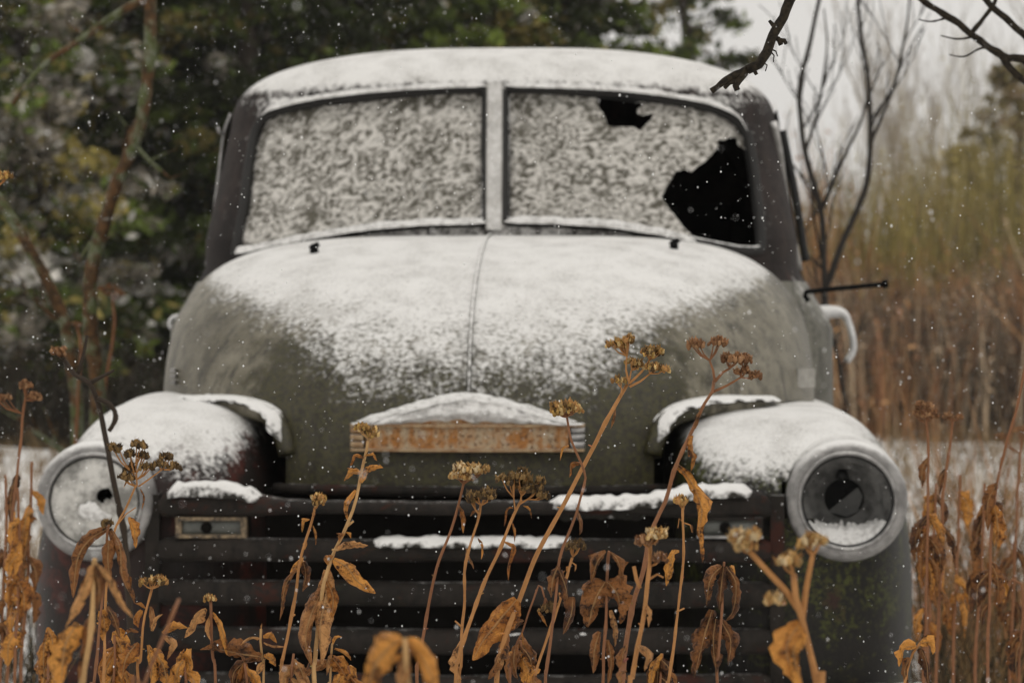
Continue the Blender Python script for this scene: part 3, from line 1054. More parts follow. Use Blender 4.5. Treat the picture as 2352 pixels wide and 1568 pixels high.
# ---- doors, handles, mirror arm and trim
def build_doors():
    for s in (-1, 1):
        d = MB()
        rows = []
        zs = np.linspace(0.66, 1.86, 40)
        ys = np.linspace(1.70, 2.72, 30)
        win = lambda y, z: 1.50 < z < 1.80 and 1.78 + .25 * (z - 1.5) < y < 2.62
        for z in zs:
            rows.append([Vector((s * (cab_a(z) + 0.006), y, z)) for y in ys])
        d.grid(rows)
        d.f = [f for f in d.f if not win(sum(d.v[i][1] for i in f) / 4, sum(d.v[i][2] for i in f) / 4)]
        door = d.build('door', M['cowl'], truck)
        g = MB()
        g.add([Vector((s * (cab_a(z) + .0045), y, z)) for y, z in ((1.76, 1.49), (2.64, 1.49), (2.64, 1.81), (1.82, 1.81))], [(0, 1, 2, 3)])
        g.build('window', M['glass'], door, False)
        # handle
        h = MB()
        if s > 0:
            pts = [at_depth(px, py, 1.95) for px, py in ((1862, 724), (1912, 716), (1938, 722), (1950, 745), (1959, 780), (1958, 808), (1944, 830))]
            pts = smooth_path(pts, .008)
            n = len(pts)
            h.tube(pts, [0.026 - .016 * min(1, i / (n * .5)) for i in range(n)], 10)
        else:
            pts = [at_depth(px, py, 1.95) for px, py in ((425, 728), (405, 726), (392, 734), (390, 747), (400, 757), (420, 758))]
            h.tube(smooth_path(pts, .006), 0.0062, 10)
        h.build('handle', M['handle'], door)
        # drip rail and vent window bar up the pillar
        rail = MB()
        if s > 0:
            pts = [at_depth(px, py, 1.62) for px, py in ((1836, 622), (1815, 520), (1800, 430), (1790, 350), (1776, 280))]
        else:
            pts = [at_depth(px, py, 1.66) for px, py in ((474, 610), (490, 500), (503, 400), (514, 310), (530, 262))]
        rail.tube(smooth_path(pts, .02), 0.010 if s > 0 else .0045, 8)
        rail.build('drip_rail', m_plain('rail paint', (0.25, 0.24, 0.225), 0.8, 0.3, 40, snow=(0.0, 0.6)) if s > 0 else M['chrome'], door)
        if s > 0:
            rail = MB()
            pts = [at_depth(px, py, 1.78) for px, py in ((1850, 600), (1832, 480), (1815, 390), (1797, 300))]
            rail.tube(smooth_path(pts, .02), 0.011, 8)
            rail.build('window_frame', M['black'], door)
        else:
            cl = MB()
            q = at_depth(513, 308, 1.64)
            cl.tube([q, q + Vector((-.012, 0, .006)), q + Vector((-.016, 0, .020))], .004, 6)
            cl.build('rail_clip', M['chrome'], door)
    # side skin between the hood seam and the door
    for s in (-1, 1):
        cs = MB()
        rows = []
        for z in np.linspace(0.66, 1.39, 30):
            a, yf = cab_a(z), cab_yf(z)
            rows.append([Vector((s * (a * max(0, 1 - max(0, 1 - (y - yf) / CL) ** CN) ** (1 / CN) + 0.004), y, z)) for y in np.linspace(1.36, 1.69, 16)])
        cs.grid(rows)
        cs.build('cowl_side', M['cowl'], truck)
    # mirror arm
    a = MB()
    pts = [at_depth(px, py, 1.10) for px, py in ((1857, 692), (1849, 680), (1851, 671), (1870, 668), (1950, 660), (2026, 653))]
    a.tube(smooth_path(pts, .01), 0.0062, 8)
    a.tube([at_depth(2026, 653, 1.10), at_depth(2040, 651, 1.10)], 0.0105, 10)
    a.build('mirror_arm', M['wiper'], truck)
    # plate on the hood side
    pl = MB()
    p = on_surf(1842, 868, y_hood)
    rot = Matrix.Rotation(math.radians(58), 3, 'Z')
    pl.box(p + Vector((0.005, -0.012, 0)), (0.085, 0.012, 0.045), rot)
    pl.build('side_plate', m_plain('pale side emblem', (0.36, 0.345, 0.31), 0.6, 0.3, 50), truck, False)
    # hood latch tab and louvre on the other side
    for k in range(3):
        q = on_surf(405, 850 + k * 14, y_hood)
        t = MB(); t.box(q + Vector((-.006, -.006, 0)), (.012, .03, .008)); t.build('hood_louvre', M['bezel'], truck, False)
build_doors()

# ---- bumper, wheels, bed
b = MB()
rows = []
for x in np.linspace(-1.02, 1.02, 60):
    y = -0.20 + 0.10 * (abs(x) / 1.02) ** 3
    z = 0.452 + 0.010 * max(0, x) 
    prof = [(0, .055), (-.02, .050), (-.03, 0), (-.02, -.05), (0, -.055), (.012, 0)]
    rows.append([Vector((x, y + a, z + c)) for a, c in prof])
b.grid(rows, close=True); b.add(rows[0], [tuple(range(6))]); b.add(rows[-1], [tuple(range(5, -1, -1))])
b.box((-.4, -.03, .44), (.05, .32, .05)); b.box((.4, -.03, .44), (.05, .32, .05))
bump = b.build('bumper', M['bezel'], truck)
sn = MB(); lumpy_cap(sn, [Vector((x, -0.205 + 0.10 * (abs(x) / 1.02) ** 3, 0.508 + .010 * max(0, x))) for x in np.linspace(.55, 1.0, 12)], .022, .012, 4)
sn.build('snow', M['snow'], bump)
for s in (-1, 1):
    for wy in (0.62, 3.55):
        w = bpy.data.objects.new('wheel', None); link(w, truck); w.location = (s * .80, wy, .36)
        w.rotation_euler = (0, 0, math.radians(90))
        t = MB(); t.lathe_y([(0.20, -.075), (0.30, -.085), (0.35, -.07), (0.362, 0), (0.35, .07), (0.30, .085), (0.20, .075)], 40)
        t.build('tyre', M['tyre'], w)
        t = MB(); t.lathe_y([(0.205, -.07), (0.19, -.03), (0.10, -.02), (0.06, -.06), (0.0005, -.07)], 32); t.lathe_y([(0.205, .07), (0.19, .03), (0.10, .02), (0.06, .06), (0.0005, .07)], 32)
        t.build('rim', M['rim'], w)
bed = MB()
bed.box((0, 3.65, .74), (1.24, 1.5, .04)); bed.box((-.64, 3.65, .98), (.04, 1.5, .50)); bed.box((.64, 3.65, .98), (.04, 1.5, .50))
bed.box((0, 2.92, .98), (1.22, .03, .5)); bed.box((0, 4.39, .98), (1.22, .03, .5)); bed.box((0, 2.6, .50), (.8, 3.4, .12))
for s in (-1, 1):
    bed.box((s * .86, 2.1, .50), (.2, 1.1, .03))
bed.build('bed', M['cab'], truck, False)

# ------------------------------------------------------------------ trees and brush behind
M['foliage'] = m_tint('evergreen sprays', 0.75, transl=0.25, noise_amt=0.4, scale=3)
M['bark'] = m_plain('brown bark', (0.055, 0.040, 0.028), 0.9, 0.5, 30)
M['bark_grey'] = m_plain('dark wet bark', (0.030, 0.024, 0.019), 0.85, 0.5, 40)
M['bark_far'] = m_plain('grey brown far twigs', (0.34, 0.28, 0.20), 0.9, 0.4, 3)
def m_lichen():
    nt = NT('orange brown bark with lichen')
    a = nt.noise(9, 4, 0.6); b = nt.noise(40, 4, 0.65)
    c = nt.mix(nt.ramp(b, 0.35, 0.65), (0.12, 0.062, 0.026), (0.040, 0.028, 0.016))
    c = nt.mix(nt.ramp(a, 0.47, 0.56), c, nt.mix(nt.ramp(b, 0.4, 0.6), (0.16, 0.17, 0.12), (0.085, 0.10, 0.035)))
    c = nt.mix(nt.ramp(nt.noise(15, 3, 0.6), 0.66, 0.74), c, (0.42, 0.41, 0.38))
    return nt.bsdf(c, 0.85, 0, nt.bump(b, 0.5, 0.004), spec=0.2)
M['lichen'] = m_lichen()

def evergreen(name, label, px, Y, height, rad, seed, palette, weights, nb=150, per=150, leaf=0.075, base=0.15, group='evergreens behind the truck', low=1.0):
    rr = random.Random(seed)
    rs = np.random.RandomState(seed)
    X = (px - CX) / F_PX * Y
    root = empty(name, (X, Y, 0))
    tag(root, label, 'tree', group)
    tr = MB()
    pts = [Vector((0.12 * math.sin(k * 1.3 + seed), 0.1 * math.cos(k + seed), height * k / 8)) for k in range(9)]
    tr.tube(pts, [0.16 * (1 - k / 9) + 0.012 for k in range(9)], 8)
    centres, sizes = [], []
    for b in range(nb):
        h = base + (height - base) * rr.random() ** 0.9
        t = h / height
        prof = (1 - t ** 1.6) ** 0.8 * (0.75 + 0.25 * min(1, t * 5)) * low
        th = rr.uniform(0, 2 * math.pi)
        L = rad * prof * rr.uniform(0.65, 1.12) + 0.12
        d = Vector((math.cos(th), math.sin(th), rr.uniform(0.05, 0.5)))
        p0 = Vector((0, 0, h))
        p1 = p0 + d * L * 0.6
        p2 = p0 + d * L + Vector((0, 0, -0.22 * L + rr.uniform(-.1, .15)))
        if b % 3 == 0:
            tr.tube([p0, p1, p2], [0.028, 0.016, 0.005], 4)
        for k in range(per // 5):
            u = rr.random() ** 0.55
            c = p0 * (1 - u) ** 2 + p1 * 2 * u * (1 - u) + p2 * u * u
            centres.append((c.x, c.y, c.z, b)); sizes.append(0.10 + 0.16 * (1 - u))
    tr.build('trunk', M['bark'], root)
    C = np.array(centres); S = np.array(sizes)
    n = 5
    cc = np.repeat(C[:, :3], n, axis=0) + rs.normal(0, 1, (len(C) * n, 3)) * np.repeat(S, n)[:, None] * [0.55, 0.55, 0.40]
    m = len(cc)
    d1 = rs.normal(0, 1, (m, 3)); d1[:, 2] *= 0.7; d1 /= np.linalg.norm(d1, axis=1)[:, None]
    d2 = np.cross(d1, rs.normal(0, 1, (m, 3))); d2 /= np.linalg.norm(d2, axis=1)[:, None] + 1e-9
    ln = rs.uniform(0.6, 1.5, m)[:, None] * leaf
    wd = ln * rs.uniform(0.28, 0.5, m)[:, None]
    V = np.stack([cc - d1 * ln, cc + d2 * wd, cc + d1 * ln, cc - d2 * wd], axis=1).reshape(-1, 3)
    me = bpy.data.meshes.new('crown')
    me.vertices.add(len(V)); me.vertices.foreach_set('co', V.ravel())
    me.loops.add(m * 4); me.loops.foreach_set('vertex_index', np.arange(m * 4, dtype=np.int32))
    me.polygons.add(m); me.polygons.foreach_set('loop_start', np.arange(0, m * 4, 4, dtype=np.int32))
    me.polygons.foreach_set('loop_total', np.full(m, 4, dtype=np.int32))
    me.update()
    pal = np.array(palette)
    bough = rs.choice(len(pal), nb, p=weights)
    ci = np.repeat(bough[C[:, 3].astype(int)], n)
    sw = rs.rand(m) < 0.35
    ci[sw] = rs.choice(len(pal), sw.sum(), p=weights)
    col = pal[ci] * rs.uniform(0.6, 1.35, (m, 1))
    at = me.color_attributes.new('tint', 'FLOAT_COLOR', 'CORNER')
    c4 = np.ones((m * 4, 4), np.float32); c4[:, :3] = np.repeat(col, 4, axis=0)
    at.data.foreach_set('color', c4.ravel())
    me.materials.append(M['foliage'])
    link(bpy.data.objects.new('crown', me), root)
    return root

GREEN = [(0.060, 0.072, 0.026), (0.115, 0.155, 0.034), (0.20, 0.26, 0.050), (0.30, 0.245, 0.075), (0.28, 0.25, 0.205), (0.55, 0.53, 0.49)]
WG = [0.36, 0.28, 0.14, 0.08, 0.09, 0.05]
WB = [0.16, 0.13, 0.08, 0.15, 0.32, 0.16]
trees = [
    ('evergreen_tree', 'thin greyish green evergreen filling the top left corner of the picture', 70, 30.0, 8.5, 1.7, 11, WB),
    ('evergreen_tree', 'dark evergreen behind the curved lichen trunk left of the cab', 330, 32.0, 8.8, 1.65, 12, WG),
    ('evergreen_tree', 'dense dark green evergreen just left of the truck cab', 590, 31.0, 9.0, 1.6, 13, WG),
    ('evergreen_tree', 'dark evergreen rising behind the left half of the cab roof', 850, 33.0, 9.2, 1.6, 14, WG),
    ('evergreen_tree', 'dark evergreen rising behind the middle of the cab roof', 1080, 34.0, 9.0, 1.45, 15, WG),
    ('evergreen_tree', 'ragged evergreen whose outer boughs meet the sky above the roof', 1285, 35.0, 8.6, 1.45, 16, WG),
    ('evergreen_tree', 'brownish evergreen half hidden behind the lichen trunk, farther back', 190, 38.0, 9.4, 1.7, 17, WB),
    ('evergreen_tree', 'evergreen farther back in the gap left of the cab roof', 470, 37.0, 9.6, 1.7, 18, WG),
    ('evergreen_tree', 'evergreen farther back above the left end of the cab roof', 720, 38.5, 9.8, 1.7, 19, WG),
    ('evergreen_tree', 'evergreen farther back above the windshield post', 980, 39.0, 9.6, 1.6, 20, WG),
]
for nm, lab, px, Y, hgt, rad, sd, wts in trees:
    k = 1.5 if px < 300 else (0.6 if px == 590 else 1.1)
    evergreen(nm, lab, px, Y, hgt, rad, sd, [tuple(c * k for c in g) for g in GREEN], wts, nb=230, per=190, base=0.1)
evergreen('evergreen_tree', 'small loose evergreen against the sky right of the roof middle', 1575, 42.0, 7.6, 1.45, 21, GREEN, [0.30, 0.34, 0.18, 0.08, 0.07, 0.03], nb=110, per=110, leaf=0.075, group='evergreens behind the truck')
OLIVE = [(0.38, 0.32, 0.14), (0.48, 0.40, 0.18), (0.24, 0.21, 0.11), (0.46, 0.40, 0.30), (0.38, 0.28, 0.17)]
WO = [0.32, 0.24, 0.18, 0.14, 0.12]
evergreen('pine_tree', 'tall hazy olive pine at the right edge of the picture', 2330, 46.0, 5.0, 1.9, 31, OLIVE, WO, nb=50, per=80, leaf=0.075, group='olive trees at the right')
evergreen('pine_tree', 'smaller olive pine between the bare saplings and the right edge', 2215, 52.0, 4.2, 1.3, 32, OLIVE, WO, nb=60, per=90, leaf=0.075, group='olive trees at the right')

def bare_tree(root, mb, p, d, L, r, depth, rr, spread=0.45, up=0.35, minr=0.003):
    """a bare branching stem grown into ONE mesh"""
    n = 5
    pts, rad = [p], [r]
    for i in range(n):
        d = (d + Vector((rr.uniform(-1, 1), rr.uniform(-1, 1), rr.uniform(-.5, 1) * up)) * 0.16).normalized()
        p = p + d * L / n
        pts.append(p); rad.append(max(minr, r * (1 - 0.55 * (i + 1) / n)))
        if depth > 0 and i >= 1:
            for _ in range(rr.choice((1, 1, 2))):
                a = rr.uniform(0, 2 * math.pi)
                side = Vector((math.cos(a), math.sin(a), 0.15)) * spread + d + Vector((0, 0, up))
                bare_tree(root, mb, p.copy(), side.normalized(), L * rr.uniform(0.42, 0.68), rad[-1] * 0.62, depth - 1, rr, spread, up, minr)
    mb.tube(pts, rad, 5 if r > .01 else 3, caps=False)

def far_bare(px, Y, h, seed, label, n_stems=5, spread=0.25, mat='bark_far', r=0.045, depth=3, group='bare far trees', wide=0.5):
    rr = random.Random(seed)
    root = empty('bare_tree', ((px - CX) / F_PX * Y, Y, 0))
    tag(root, label, 'tree', group)
    tk = MB(); tk.tube([(0, 0, -.1), (0.02, 0, h * .12), (0, 0.02, h * .22)], [r * 1.4, r * 1.1, r], 7)
    tk.build('trunk', M[mat], root)
    mb = MB()
    for k in range(n_stems):
        a = 2 * math.pi * k / n_stems
        bare_tree(root, mb, Vector((0, 0, h * (.10 + .12 * k / n_stems))), Vector((math.cos(a) * wide, math.sin(a) * wide, 1.0)).normalized(), h * rr.uniform(.6, .85), r, depth, rr, spread, 0.5, 0.006)
    mb.build('crown', M[mat], root)
far_bare(2050, 80, 4.9, 1, 'pale bare poplar far off, the left one of the far pair', 4, 0.2, wide=.13, r=.03)
far_bare(2118, 84, 4.9, 2, 'pale bare poplar far off, the right one of the far pair', 4, 0.2, wide=.13, r=.03)
far_bare(2215, 60, 4.6, 3, 'bare grey tree far off with wide crown beside the right pines', 4, 0.45, wide=.5, r=.03)
far_bare(2330, 58, 5.9, 4, 'bare grey tree far off reaching the top right corner', 4, 0.5, wide=.55, r=.032)

# the sapling standing close behind the truck on the right
def px_branches(root, name, mat, Y, specs, twig=None, seed=0, dy=0.0, nsides=7):
    rr = random.Random(seed)
    for pts, r0, r1 in specs:
        path = smooth_path([W(px, py, Y + dy * i / max(1, len(pts) - 1)) for i, (px, py) in enumerate(pts)], 0.03)
        path = [p + Vector((noise.noise(p * 6 + Vector((seed, 0, 0))), noise.noise(p * 6 + Vector((0, seed, 5))), 0)) * 0.006 for p in path]
        n = len(path)
        rad = [r0 + (r1 - r0) * i / (n - 1) for i in range(n)]
        mb = MB(); mb.tube(path, [r * (1 + .12 * noise.noise(path[i] * 25)) for i, r in enumerate(rad)], nsides)
        if twig:
            cnt, L, depth, up = twig
            for k in range(cnt):
                i = rr.randrange(n // 5, n)
                a = rr.uniform(0, 2 * math.pi)
                d = Vector((math.cos(a), math.sin(a) * .5, up)).normalized()
                bare_tree(None, mb, path[i], d, L * rr.uniform(.5, 1.2), rad[i] * .55, depth, rr, .6, .5, .0016)
        mb.build(name, mat, root)

sap = empty('bare_sapling', W(1908, 1500, 10.5) * 1.0)
sap.location.z = 0
tag(sap, 'dark bare forked sapling standing behind the truck beside the mirror arm', 'tree')
def rel(root):
    off = root.location.copy()
    for ch in root.children:
        ch.data.transform(Matrix.Translation(-off))
px_branches(sap, 'stem', M['bark_grey'], 10.5, [
    ([(1910, 1560), (1902, 1200), (1898, 900), (1893, 640), (1887, 500), (1860, 400), (1842, 300), (1838, 200), (1862, 90), (1890, -30), (1905, -160)], 0.0186, 0.0062),
    ([(1896, 660), (1930, 570), (1965, 490), (1990, 420), (2000, 300), (1992, 180), (1975, 60), (1970, -80)], 0.0130, 0.0056),
    ([(1887, 480), (1910, 420), (1945, 350), (1975, 290), (1990, 230)], 0.0087, 0.0037),
    ([(1999, 330), (2025, 270), (2055, 190), (2080, 80), (2090, -40)], 0.0074, 0.0031),
    ([(1850, 350), (1880, 250), (1900, 120), (1895, 20)], 0.0062, 0.0025),
    ([(1893, 620), (1860, 590), (1835, 560)], 0.0062, 0.0025),
    ([(1930, 1250), (1945, 980), (1925, 830), (1905, 740), (1897, 700)], 0.0099, 0.0062),
], twig=(4, 0.26, 1, 1.5), seed=4)
rel(sap)

# curved lichen covered tree at the left, its foot behind the fender
lt = empty('lichen_tree', W(222, 1400, 9.0)); lt.location.z = 0
tag(lt, 'slender curved tree with orange bark and lichen left of the truck', 'tree')
px_branches(lt, 'trunk', M['lichen'], 9.0, [
    ([(236, 1980), (230, 1500), (226, 1100), (222, 880), (208, 760), (212, 640), (232, 540), (262, 440), (300, 350), (326, 270), (338, 190), (344, 90), (344, 0), (340, -160)], 0.031, 0.017)], seed=2, nsides=10)
px_branches(lt, 'branch', M['lichen'], 9.0, [
    ([(342, -6), (290, 20), (220, 66), (150, 115), (100, 150), (60, 195), (30, 240)], 0.015, 0.006),
    ([(330, 265), (300, 300), (280, 345)], 0.010, 0.004),
    ([(306, 330), (340, 370), (390, 410)], 0.009, 0.004),
    ([(232, 540), (205, 560), (182, 600)], 0.008, 0.003)], twig=(3, .12, 0, .4), seed=3)
rel(lt)
lt2 = empty('leaning_sapling', W(170, 1700, 9.6)); lt2.location.z = 0
tag(lt2, 'olive brown sapling leaning in from the left edge of the picture', 'tree')
px_branches(lt2, 'stem', M['lichen'], 9.6, [
    ([(196, 1650), (188, 1200), (172, 900), (152, 750), (118, 670), (78, 590), (40, 520), (0, 462), (-60, 380)], 0.026, 0.017)], twig=(3, .25, 1, .7), seed=9)
rel(lt2)

# dry brush and grass (nobody could count it)
M['brush'] = m_tint('dry brush stems', 0.85, transl=0.1, noise_amt=0.3, scale=4)
def brush(name, label, cat, n, xf, yr, hr, palette, seed, wid=(0.004, 0.010), lean=0.25, leafy=0.0, base=0.0):
    """thin dry stems; each a bent ribbon of two crossed faces, all of one growth in one object"""
    rs = np.random.RandomState(seed)
    V, Fc, T = [], [], []
    for i in range(n):
        Y = yr[0] + (yr[1] - yr[0]) * rs.rand()
        x0, x1 = xf(Y)
        X = x0 + (x1 - x0) * rs.rand()
        h = rs.uniform(*hr) * (0.55 + 0.9 * (0.5 + 0.5 * noise.noise(Vector((X * .6, Y * .35, seed)))))
        w = rs.uniform(*wid)
        a = rs.uniform(0, math.pi)
        dx, dy = rs.normal(0, lean, 2) * h
        pv = 0.5 + 0.9 * noise.noise(Vector((X * 0.9 + seed * 7, Y * 0.3, 3)))
        ci = int(np.clip(pv * len(palette) + rs.normal(0, 0.9), 0, len(palette) - 1))
        c = np.array(palette[ci]) * rs.uniform(0.5, 1.25) * (0.80 + 0.45 * noise.noise(Vector((X * 1.7, Y * .5, seed))))
        b = len(V)
        cx, cy = math.cos(a) * w, math.sin(a) * w
        for t, k in ((0, 1), (.45, .8), (1, .15)):
            px_, py_, pz_ = X + dx * t * t, Y + dy * t * t, base + h * t
            V.append((px_ - cx * k, py_ - cy * k, pz_)); V.append((px_ + cx * k, py_ + cy * k, pz_))
        Fc += [(b, b + 1, b + 3, b + 2), (b + 2, b + 3, b + 5, b + 4)]
        T += [c, c]
        for _ in range(int(rs.poisson(leafy))):
            t = rs.uniform(.35, 1)
            q = np.array([X + dx * t * t, Y + dy * t * t, base + h * t])
            d = rs.normal(0, 1, 3); d /= np.linalg.norm(d); e = np.cross(d, rs.normal(0, 1, 3)); e /= np.linalg.norm(e)
            s = rs.uniform(.02, .055)
            b = len(V)
            V += [tuple(q), tuple(q + d * s + e * s * .4), tuple(q + d * s * 2), tuple(q + d * s - e * s * .4)]
            Fc.append((b, b + 1, b + 2, b + 3)); T.append(c * rs.uniform(.8, 1.3))
    o = mesh_obj(name, V, Fc, M['brush'], None, False, tint=T)
    o['kind'] = 'stuff'; o['label'] = label; o['category'] = cat
    return o
edge = lambda px: (lambda Y: (px - CX) / F_PX * Y)
TAN = [(0.34, 0.22, 0.10), (0.24, 0.15, 0.07), (0.42, 0.30, 0.15), (0.18, 0.13, 0.07)]
RED = [(0.58, 0.28, 0.12), (0.66, 0.38, 0.18), (0.46, 0.24, 0.13), (0.64, 0.48, 0.32), (0.36, .29, .21)]
OLV = [(0.52, 0.42, 0.14), (0.60, 0.49, 0.17), (0.36, 0.30, 0.11), (0.52, 0.38, 0.19), (0.64, 0.52, 0.26)]
GRY = [(0.06, 0.05, 0.035), (0.04, 0.04, 0.02), (0.09, 0.065, 0.04)]
brush('willow_thicket', 'olive yellow thicket of thin willow stems behind the right side', 'thicket', 5200,
      lambda Y: (edge(1780)(Y), edge(2500)(Y)), (36, 48), (0.9, 3.3), [(0.20, .17, .08)] + OLV + RED[:2], 3, (0.010, 0.022), 0.10, leafy=2.5)
brush('red_brush', 'reddish brown dry brush in front of the olive thicket', 'brush', 6000,
      lambda Y: (edge(1800)(Y), edge(2480)(Y)), (30, 40), (0.4, 1.9), RED + [(0.16, .12, .09)], 4, (0.008, 0.018), 0.22, leafy=3.0)
brush('tall_willows', 'sparse tall golden willow stems rising at the right edge', 'thicket', 900,
      lambda Y: (edge(2060)(Y), edge(2520)(Y)), (44, 52), (2.4, 4.6), OLV, 13, (0.010, 0.020), 0.12, leafy=5)
brush('undergrowth', 'dark undergrowth at the foot of the evergreens', 'brush', 2200,
      lambda Y: (edge(-60)(Y), edge(560)(Y)), (28, 31), (0.3, 0.9), GRY + [(0.14, .08, .03)], 5, (0.008, 0.016), 0.3, leafy=3)
brush('dead_grass', 'matted tan dead grass poking through the snow right of the truck', 'grass', 2300,
      lambda Y: (edge(2020)(Y), edge(2480)(Y)), (9.5, 32), (0.06, 0.30), TAN, 6, (0.003, 0.007), 0.6)
brush('dead_grass', 'tan dead grass poking through the snow left of the truck', 'grass', 1500,
      lambda Y: (edge(-120)(Y), edge(330)(Y)), (9.5, 30), (0.06, 0.30), TAN, 7, (0.003, 0.007), 0.6)

# ------------------------------------------------------------------ dried weeds in front of the truck
M['stem'] = m_tint('dry stalk', 0.7, noise_amt=0.45, scale=130, snow=(1.05, 1.3))
M['floret'] = m_tint('dry flower heads with frost', 0.85, noise_amt=0.55, scale=260, snow=(0.92, 1.25))
M['leaf_orange'] = m_leaf('dry orange leaf', (0.70, 0.32, 0.070), (0.32, 0.115, 0.026), (0.070, 0.030, 0.013))
M['leaf_brown'] = m_leaf('dry brown leaf', (0.30, 0.125, 0.040), (0.095, 0.040, 0.018), (0.035, 0.018, 0.011))
M['leaf_tan'] = m_leaf('dry tan leaf', (0.62, 0.32, 0.12), (0.26, 0.11, 0.040), (0.10, 0.050, 0.024))
STEMC = {'o': (0.50, 0.24, 0.085), 'b': (0.29, 0.13, 0.062), 't': (0.58, 0.35, 0.15), 'd': (0.045, 0.032, 0.022)}
_ico = bmesh.new(); bmesh.ops.create_icosphere(_ico, subdivisions=1, radius=1.0)
ICO_V = [v.co.copy() for v in _ico.verts]; ICO_F = [tuple(v.index for v in f.verts) for f in _ico.faces]; _ico.free()

def leaf_mesh(mid, width, rr, fold=0.5, twist=0.6, crinkle=0.18, curl=0.5):
    """a withered leaf: midrib path `mid`, folded along the rib, rim crinkled and torn"""
    path = smooth_path(mid, max(0.004, sum((b - a).length for a, b in zip(mid, mid[1:])) / 30))
    n = len(path); m = 11
    L = sum((b - a).length for a, b in zip(path, path[1:]))
    t0 = (path[1] - path[0]).normalized()
    view = Vector((0, -1, 0))
    side = t0.cross(view)
    if side.length < .1:
        side = Vector((1, 0, 0))
    side.normalize()
    ph = rr.uniform(-0.5, 0.5)
    off = Vector((rr.uniform(0, 50), rr.uniform(0, 50), rr.uniform(0, 50)))
    V, F_, UV = [], [], []
    for i, p in enumerate(path):
        u = i / (n - 1)
        t = (path[min(i + 1, n - 1)] - path[max(i - 1, 0)]).normalized()
        side = (side - t * side.dot(t)).normalized()
        nor = t.cross(side)
        a = ph + twist * (u - .3) * rr.choice((1,)) * 1.3
        s2 = side * math.cos(a) + nor * math.sin(a)
        n2 = nor * math.cos(a) - side * math.sin(a)
        w = width * (math.sin(math.pi * min(1, (0.04 + u * 0.96)) ** 0.8) ** 0.75) * (1 - 0.12 * u) + width * 0.05
        for k in range(m):
            v = k / (m - 1) * 2 - 1
            tear = 1 + crinkle * 1.2 * noise.noise(off + Vector((u * 9, v * 1.5, 0))) + crinkle * .6 * noise.noise(off + Vector((u * 28, v, 4)))
            x = v * w * tear
            ang = fold * abs(v) + curl * v * v * (0.6 + 0.5 * noise.noise(off + Vector((u * 3, 7, 1))))
            z = abs(x) * math.sin(ang)
            x2 = x * math.cos(ang)
            wv = crinkle * w * 1.7 * (1.0 * noise.noise(off + Vector((u * 6, v * 2.2, 9))) + .6 * noise.noise(off + Vector((u * 15, v * 5, 2)))) * min(1, abs(v) * 1.6)
            V.append(p + s2 * x2 + n2 * (z + wv)); UV.append((v, u, 0))
    for i in range(n - 1):
        for k in range(m - 1):
            F_.append((i * m + k, i * m + k + 1, (i + 1) * m + k + 1, (i + 1) * m + k))
    return V, F_, UV

def add_leaf(root, mid, width, mat, rr, **kw):
    V, F_, UV = leaf_mesh(mid, width, rr, **kw)
    o = mesh_obj('leaf', V, F_, M[mat], root)
    at = o.data.attributes.new('leaf_uv', 'FLOAT_VECTOR', 'POINT')
    at.data.foreach_set('vector', np.array(UV, dtype=np.float32).ravel())
    # petiole ends on the stalk
    return o

def flower_head(mb, base, c, w, h, rr, tone, fl=0.0032, stem_c=None, up=None):
    """a flat-topped cluster: stalklets fan out from `base`, each carrying tight bunches of dry florets"""
    nsub = max(2, int(round(w / 0.0056)))
    up = up or Vector((0, 0, 1))
    for k in range(nsub):
        a = 2 * math.pi * rr.random()
        rad = (0.5 * w) * math.sqrt(rr.random()) * 0.86
        sc = c + Vector((rad * math.cos(a), rad * math.sin(a) * .8, h * (0.25 * rr.uniform(-1, 1) - 0.9 * (rad / (0.5 * w)) ** 2 * 0.5)))
        midp = base.lerp(sc, 0.55) + Vector((0, 0, -0.12 * (sc - base).length))
        mb.tube([base, midp, sc], [0.0011, 0.0009, 0.0007], 5, caps=False, tint=stem_c)
        nf = rr.randint(9, 13)
        for q in range(nf):
            a2 = rr.uniform(0, 2 * math.pi)
            r2 = math.sqrt(rr.random()) * 0.0072
            p = sc + Vector((r2 * math.cos(a2), r2 * math.sin(a2), 0.0035 * (1 - (r2 / .0062) ** 2) + rr.uniform(-.0012, .0012)))
            s = fl * rr.uniform(.6, 1.1)
            col = Vector(rr.choice(tone)) * rr.uniform(.6, 1.3)
            tilt = Euler((rr.uniform(-.6, .6), rr.uniform(-.6, .6), rr.uniform(0, 6))).to_matrix()
            mb.add([p + tilt @ Vector((v.x * s * rr.uniform(.6, 1.0), v.y * s * rr.uniform(.6, 1.0), v.z * s * 1.15)) for v in ICO_V], ICO_F, tuple(col))
            for _ in range(3):
                an = rr.uniform(0, 2 * math.pi)
                b0 = p + tilt @ Vector((math.cos(an) * s * .45, math.sin(an) * s * .45, s * .7))
                tp = p + tilt @ Vector((math.cos(an) * s * .8, math.sin(an) * s * .8, s * 1.9))
                sd = tilt @ Vector((-math.sin(an), math.cos(an), 0)) * s * .3
                mb.add([b0 - sd, b0 + sd, tp], [(0, 1, 2)], tuple(col * 1.5))

OCHRE = [(0.52, 0.32, 0.095), (0.34, 0.19, 0.06), (0.66, 0.46, 0.20), (0.13, 0.075, 0.028), (0.44, 0.23, 0.08)]
DARKH = [(0.12, 0.075, 0.032), (0.20, 0.12, 0.045), (0.07, 0.045, 0.024), (0.28, 0.17, 0.065)]
PALEH = [(0.62, 0.42, 0.19), (0.52, 0.31, 0.11), (0.70, 0.54, 0.32), (0.32, 0.17, 0.06)]
BROWNH = [(0.28, 0.14, 0.065), (0.20, 0.095, 0.045), (0.36, 0.20, 0.10)]

